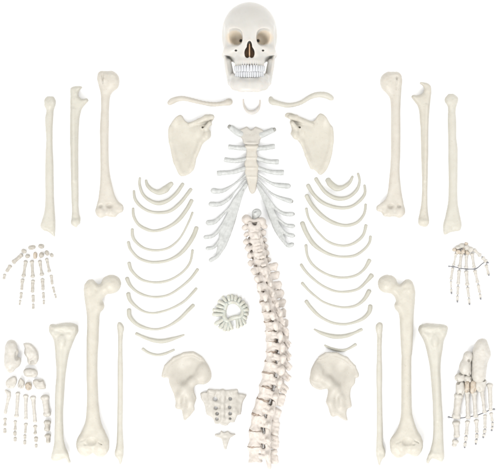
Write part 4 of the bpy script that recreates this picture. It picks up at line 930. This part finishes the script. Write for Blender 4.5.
for poly, lab, c0 in [
    ([(15.2, 376), (17, 380), (16, 385), (13.6, 388.6), (9, 388), (5.6, 385.6), (6, 380.6), (11, 377)], 'kite-shaped bone under the heel bone, loose foot', (11.3, 382.3)),
    ([(19.8, 378), (22, 378.4), (24.6, 381.8), (24, 386), (22.4, 388.8), (18.4, 387.4), (17.8, 384)], 'narrow slanting bone, second from left in its row, loose foot', (21.3, 383.3)),
    ([(26.6, 382.8), (29.6, 382), (31.6, 384.6), (31.4, 388.6), (28.4, 390.4), (25.6, 388.4), (25.2, 385)], 'little tan wedge bone between two larger ones above the metatarsals, loose foot', (28.4, 386)),
    ([(32.8, 380.2), (38, 378.8), (43, 378.8), (44.8, 383), (46.2, 388.4), (42, 389.4), (37, 389), (33.4, 385)], 'broad rectangular wedge bone above the big-toe column, loose foot', (39.4, 384))]:
    P = np.array(poly); rx = (P[:, 0].max() - P[:, 0].min()) / 2; ry = (P[:, 1].max() - P[:, 1].min()) / 2
    V, Q = blob_bone(c0[0], c0[1], rx, ry, poly=poly, seed=int(c0[0]) + 1, amp=.35, rz=3.2)
    thing_mesh('foot_wedge_bone', V, Q, 'orange_bone' if 'little tan' in lab else 'foot_bone', lab, 'foot bone', GFA)
toes = {
 'little toe': [((7.6, 389.6), (8.2, 398), (5.2, 413.8)), ((4.9, 417.8), (4.9, 426.4), 1.7, .8, 1.5), ((4.9, 428.2), (4.9, 433.6), 1.4, 1.1, 1.6)],
 'fourth toe': [((17.9, 391.8), (16.3, 417.8), 2.3, 1.35, 2.1), ((15.2, 420.2), (15.1, 430.4), 1.7, .8, 1.4), ((14.9, 431.6), (14.9, 435.6), 1.6, 1.2, 1.5), ((15, 437.2), (15, 441.6), 1.5, 1.1, 1.2)],
 'third toe': [((25.7, 394.2), (25.9, 420), 2.4, 1.3, 1.8), ((25.9, 422.8), (25.1, 433.6), 1.9, .8, 1.3), ((24.8, 434.6), (24.7, 439.4), 1.4, 1, 1.3), ((24.7, 440.2), (24.7, 444.8), 1.3, 1., 1.2)],
 'second toe': [((32.9, 395.4), (35.1, 423), 2.9, 1.4, 1.9), ((35.2, 424.8), (35.2, 434.8), 2., .9, 1.7), ((36, 436.6), (36.1, 442.4), 1.9, 1.3, 1.5), ((36.1, 444), (36.1, 448), 1.4, 1., 1.1)],
 'big toe': [((44.7, 394.6), (47.6, 417.4), 4.1, 2.5, 3.5), ((47.7, 419.8), (47.1, 431.8), 3.4, 2.2, 2.7), ((47.6, 433.4), (48.3, 443.6), 3., 1.7, 2.1)]}
for nm, B in toes.items():
    for j, b_ in enumerate(B):
        k += 1
        if len(b_) == 3:
            a1, a2, a3 = b_
            lo = (0, 386, -1); g = Grid(lo, (13, 418, 6), .36)
            F = chain(g, [(5.8, 390.8, 2.3), (8.3, 393, 2.3), (8.6, 397, 2.3), (7.2, 404, 2.1), (5.6, 411, 2.2), (5.3, 412.6, 2.2)], [1.5, 2.2, 1.9, 1.3, 1.5, 1.8], 1.) + lumps(g, .25, .8)
            V, Q = surface_nets(F, lo, .36)
        else: V, Q = tube_bone(b_[0], b_[1], b_[2] * 1.08, b_[3] * 1.25, b_[4] * 1.1, seed=k)
        n_ = len(B)
        if j == 0: nmx, t, ct = 'metatarsal_bone', 'long metatarsal bone heading the %s column, loose foot' % nm, 'metatarsal bone'
        elif j == n_ - 1: nmx, t, ct = 'toe_bone', 'small end bone at the tip of the %s, loose foot' % nm, 'toe bone'
        elif j == 1: nmx, t, ct = 'toe_bone', 'toe bone just below the metatarsal in the %s column, loose foot' % nm, 'toe bone'
        else: nmx, t, ct = 'toe_bone', 'short stubby toe bone just above the tip of the %s, loose foot' % nm, 'toe bone'
        thing_mesh(nmx, V, Q, 'small_bone' if j else 'foot_bone', t, ct, GFB, face=2.5)

# wired hand
def wired_hand():
    root, base = thing_empty('hand_skeleton', 469, 272, 'whole skeleton hand strung together on dark wire, beside the outer forearm bone', 'skeleton hand', face=4)
    for q, (x, y, rx, ry, rot) in enumerate([(454.8, 249.6, 2., 1.3, 0), (458.4, 247.8, 2.3, 1.9, 30), (458.6, 252.2, 2.3, 2., 0), (462.2, 245.9, 2.6, 2.2, 0), (463, 251.4, 2.2, 2.8, 0), (466.8, 247.6, 2.6, 2.6, 0), (467.6, 252.6, 2., 2.3, 0), (471, 249.6, 2.5, 2.7, 20), (466.6, 243.6, 1.7, 1.2, 0)]):
        V, Q = blob_bone(x, y, rx * 1.12, ry * 1.1, rot, z=3.4 + .7 * (q % 3), seed=q + 20, amp=.5, rz=2.2)
        part('wrist_bone', V, Q, 'orange_bone' if q % 2 == 0 else 'foot_bone', root, base)
    F5 = [[(456.3, 253.0), (453.5, 266)], [(453, 267.6), (451, 280)], [(451, 281), (451.3, 288)], [(451.3, 288.8), (451.6, 293.6)]]
    F4 = [[(461.6, 253.2), (459.7, 268.4)], [(459.4, 270), (458.2, 285)], [(458.1, 286), (457.8, 295)], [(457.7, 295.8), (457.5, 302)]]
    F3 = [[(466.6, 253.6), (466.3, 269)], [(466.4, 270.6), (467.6, 286)], [(467.7, 287), (468.9, 297.6)], [(469, 298.4), (469.6, 304.6)]]
    F2 = [[(471.8, 253.2), (474.6, 268.6)], [(474.9, 270), (478, 283.6)], [(478.3, 284.6), (479.9, 293)], [(480.1, 293.8), (480.7, 299.2)]]
    F1 = [[(473.6, 249.2), (481.4, 256.4)], [(482.2, 257), (487.2, 262.4)], [(486.3, 264.6), (488.9, 275.4)]]
    sc = {0: .85, 1: 1., 2: 1.05, 3: 1., 4: 1.1}
    for fi, FF in enumerate((F5, F4, F3, F2, F1)):
        for j, (a, b) in enumerate(FF):
            r = (1.85, 1.95, 1.7, 1.4)[j] * sc[fi]
            V, Q = tube_bone(a, b, r, r * .68, r * (1. if j < 2 else .85), z=3.2, seed=fi * 5 + j)
            part('palm_bone' if j == 0 else 'finger_bone', V, Q, 'foot_bone', root, base)
            if j:
                gp = ((FF[j - 1][1][0] + a[0]) / 2, (FF[j - 1][1][1] + a[1]) / 2)
                V, Q = sweep([(gp[0] - (a[0] - b[0]) * .08, gp[1] - (b[1] - a[1]) * .12, 3.6), (gp[0], gp[1] + .8, 3.2)], .4, seg=8, n=2)
                part('joint_pin', V, Q, 'steel_pin', root, base)
        e = FF[-1][1]
        V, Q = sweep([(e[0], e[1] - 1.1, 4.0), (e[0] + .1, e[1] + .1, 4.2)], .85, seg=10, n=2); part('pin_head', V, Q, 'steel_pin', root, base)
    W = [(449, 266.3, 3.4), (453.5, 266.6, 3.2), (459.6, 268.0, 3.2), (466.3, 269., 3.2), (474.6, 269., 3.2), (478, 267.6, 3.2), (482.6, 263.6, 3.2), (486.6, 261.6, 3.2), (488.1, 262.6, 3.4)]
    V, Q = sweep(W, .45, seg=8, n=5); part('wire', V, Q, 'dark_wire', root, base)
    for x, y in ((449, 266.3), (488.2, 262.6)):
        V, Q = sweep([(x - .4, y, 4.2), (x + .4, y, 4.2)], .8, seg=10, n=2); part('pin_head', V, Q, 'steel_pin', root, base)
    for (x, y) in ((462, 249), (464.6, 254.4), (460.2, 250.2)):
        V, Q = sweep([(x - .8, y - .8, 6.2), (x + .8, y + .8, 6.4)], .4, seg=8, n=2); part('joint_pin', V, Q, 'dark_wire', root, base)
wired_hand()

# wired foot
def wired_foot():
    root, base = thing_empty('foot_skeleton', 473, 393, 'whole skeleton foot strung on dark wire, at the lower right beside the shin bone', 'skeleton foot', face=8)
    def pt(name, F, lo, h, mat): V, Q = surface_nets(F, lo, h); part(name, V, Q, mat, root, base)
    V, Q = heel_poly([(473.4, 347), (476.4, 341.4), (481, 339.2), (486, 340), (488.2, 345), (490.8, 354.8), (489, 360.5), (486.6, 370), (485, 378), (480, 382.5), (473, 380), (471.3, 368), (471.8, 356)],
        (468, 336, -2), (494, 386, 22), [((481.2, 350, 9), (6.2, 9.5, 7)), ((479.6, 366, 9), (5.6, 11, 6))], [((487.5, 365, 14), (2, 6, 3))])
    part('heel_bone', V, Q, 'foot_bone', root, base)
    lo = (455, 347, 0); g = Grid(lo, (476, 382, 20), .45)
    F = smin(ell(g, (468., 356.5, 8.5), (5.0, 5.6, 5.5)), ell(g, (465.2, 366.5, 8.5), (6.2, 8.6, 5.8), 12), 3)
    F = smin(F, ell(g, (468.5, 372, 7.4), (3., 5, 4)), 2)
    F = sub(F, ell(g, (468.9, 360.4, 14), (1.3, 1.3, 4)), .5); F = sub(F, ell(g, (469.8, 374, 12.6), (1.1, 1.9, 4)), .5) + lumps(g, .4, .4)
    pt('ankle_bone', F, lo, .45, 'foot_bone')
    for q, (nm, x, y, rx, ry, rot, rz, mat) in enumerate([('navicular_bone', 460, 377.6, 5.2, 4.6, -15, 4.6, 'foot_bone'), ('wedge_bone', 460.4, 388.4, 4.6, 8, 0, 4.4, 'foot_bone'), ('wedge_bone', 467.2, 387, 2.7, 6.6, 0, 3.6, 'orange_bone'),
                                              ('wedge_bone', 473.2, 387, 3.2, 7.2, 0, 3.8, 'orange_bone'), ('cuboid_bone', 481, 384.6, 5.6, 7.4, 10, 4.6, 'foot_bone'), ('navicular_bone', 468, 379, 4.2, 3.4, 10, 4.4, 'foot_bone')]):
        V, Q = blob_bone(x, y, rx, ry, rot, z=6.2, seed=q + 40, amp=.4, rz=rz); part(nm, V, Q, mat, root, base)
    mt = [((459.2, 393), (456.2, 420), 4.0, 2.9, 3.8), ((467.4, 390.6), (468.2, 419.4), 2.7, 1.5, 2.3), ((474.2, 391), (476, 418.4), 2.8, 1.5, 2.3), ((482, 388), (485, 413.6), 2.6, 1.35, 2.), ((490, 383), (491, 411.6), 3., 1.5, 1.9)]
    ph = [[((456.4, 420.6), (457.4, 438.6), 3.6, 2.2, 3.), ((456.4, 439.4), (454, 447.4), 3., 1.7, 2.1)],
          [((468, 420.4), (466.6, 435.6), 2.4, 1.25, 1.7), ((466.5, 436.2), (465.8, 441.6), 1.7, 1.2, 1.5), ((465.7, 442.2), (465.2, 447.8), 1.4, 1, 1.1)],
          [((476.6, 419.4), (477.2, 433.4), 2.3, 1.2, 1.6), ((477.2, 434), (476.9, 439), 1.6, 1.1, 1.4), ((476.8, 439.5), (476.3, 444.4), 1.4, 1, 1.1)],
          [((485.3, 414.4), (485.4, 429), 1.9, 1.1, 1.5), ((485.3, 429.6), (484.7, 433.6), 1.5, 1.1, 1.4), ((484.5, 434), (483.8, 437.8), 1.4, 1., 1.2)],
          [((491.2, 412.4), (492.9, 422), 1.8, 1., 1.3), ((492.9, 422.6), (492.7, 426.6), 1.3, .9, 1.2), ((492.7, 427), (492.2, 430.8), 1.2, .9, 1.)]]
    for q, b_ in enumerate(mt):
        V, Q = tube_bone(b_[0], b_[1], b_[2] * 1.12, b_[3] * 1.35, b_[4] * 1.12, z=5., seed=q + 3, h=.4); part('metatarsal_bone', V, Q, 'foot_bone', root, base)
    for q, tt in enumerate(ph):
        for b_ in tt:
            V, Q = tube_bone(b_[0], b_[1], b_[2] * 1.08, b_[3] * 1.3, b_[4] * 1.1, z=3.6, seed=q + 9); part('toe_bone', V, Q, 'foot_bone', root, base)
        for j in range(1, len(tt)):
            p_ = tt[j][0]; V, Q = sweep([(p_[0] - .9, p_[1] - .4, 4.6), (p_[0] + .9, p_[1] - .3, 4.8)], .35, seg=8, n=2); part('joint_pin', V, Q, 'steel_pin', root, base)
        if q:
            e = tt[-1][1]; V, Q = sweep([(e[0] - .2, e[1] - .9, 4.2), (e[0] - .2, e[1] + .1, 4.2)], .95, seg=10, n=2); part('pin_head', V, Q, 'steel_pin', root, base)
    W = [(449.2, 417.2, 5.2), (454, 418., 5), (459.7, 418.2, 5), (465, 417.6, 5), (471, 416.6, 5), (476, 415.6, 5), (480, 414.4, 5), (484.6, 412.5, 5), (488.5, 410.8, 5), (494.2, 409.3, 5)]
    V, Q = sweep(W, .5, seg=8, n=5); part('wire', V, Q, 'dark_wire', root, base)
    for x, y in ((449.2, 417.2), (494.3, 409.3)):
        V, Q = sweep([(x - .5, y, 5), (x + .5, y, 5)], 1.1, seg=10, n=2); part('pin_head', V, Q, 'steel_pin', root, base)
wired_foot()

# everything assembled of parts rests on the table
for o in list(C.objects):
    if o.type == 'EMPTY':
        lo = 1e9; st = list(o.children)
        while st:
            ch = st.pop(); st += list(ch.children)
            if ch.type == 'MESH':
                co_ = np.empty(len(ch.data.vertices) * 3, f32); ch.data.vertices.foreach_get('co', co_); lo = min(lo, float(co_[2::3].min()))
        print('rest', o.name, round(lo / S, 2))
        o.location.z = -lo + .0001

# ------------------------------------------------------------------ camera and light
cam = bpy.data.cameras.new('camera'); co = bpy.data.objects.new('camera', cam); C.objects.link(co)
cam.sensor_width = 36; cam.lens = 36 * HCAM / 498.; cam.clip_end = 50; cam.clip_start = .1
co.location = (0, 0, HCAM * S); co.rotation_euler = (0, 0, 0)
scn.camera = co
w = bpy.data.worlds.new('World'); scn.world = w; w.use_nodes = True
bg = w.node_tree.nodes['Background']; bg.inputs['Color'].default_value = (1, 1, 1, 1); bg.inputs['Strength'].default_value = .85
def area(name, loc, size, power):
    l = bpy.data.lights.new(name, 'AREA'); l.shape = 'DISK'; l.size = size; l.energy = power
    o = bpy.data.objects.new(name, l); C.objects.link(o); o.location = loc
    o.rotation_euler = (-Vector(loc)).to_track_quat('-Z', 'Y').to_euler()
area('softbox_key', (-1.0, -3.2, 3.4), 2.2, 110)
area('softbox_fill', (2.8, 1.0, 3.4), 2.2, 22)
scn.view_settings.view_transform = 'Standard'; scn.view_settings.look = 'None'
scn.view_settings.exposure = .78; scn.view_settings.gamma = 1.0
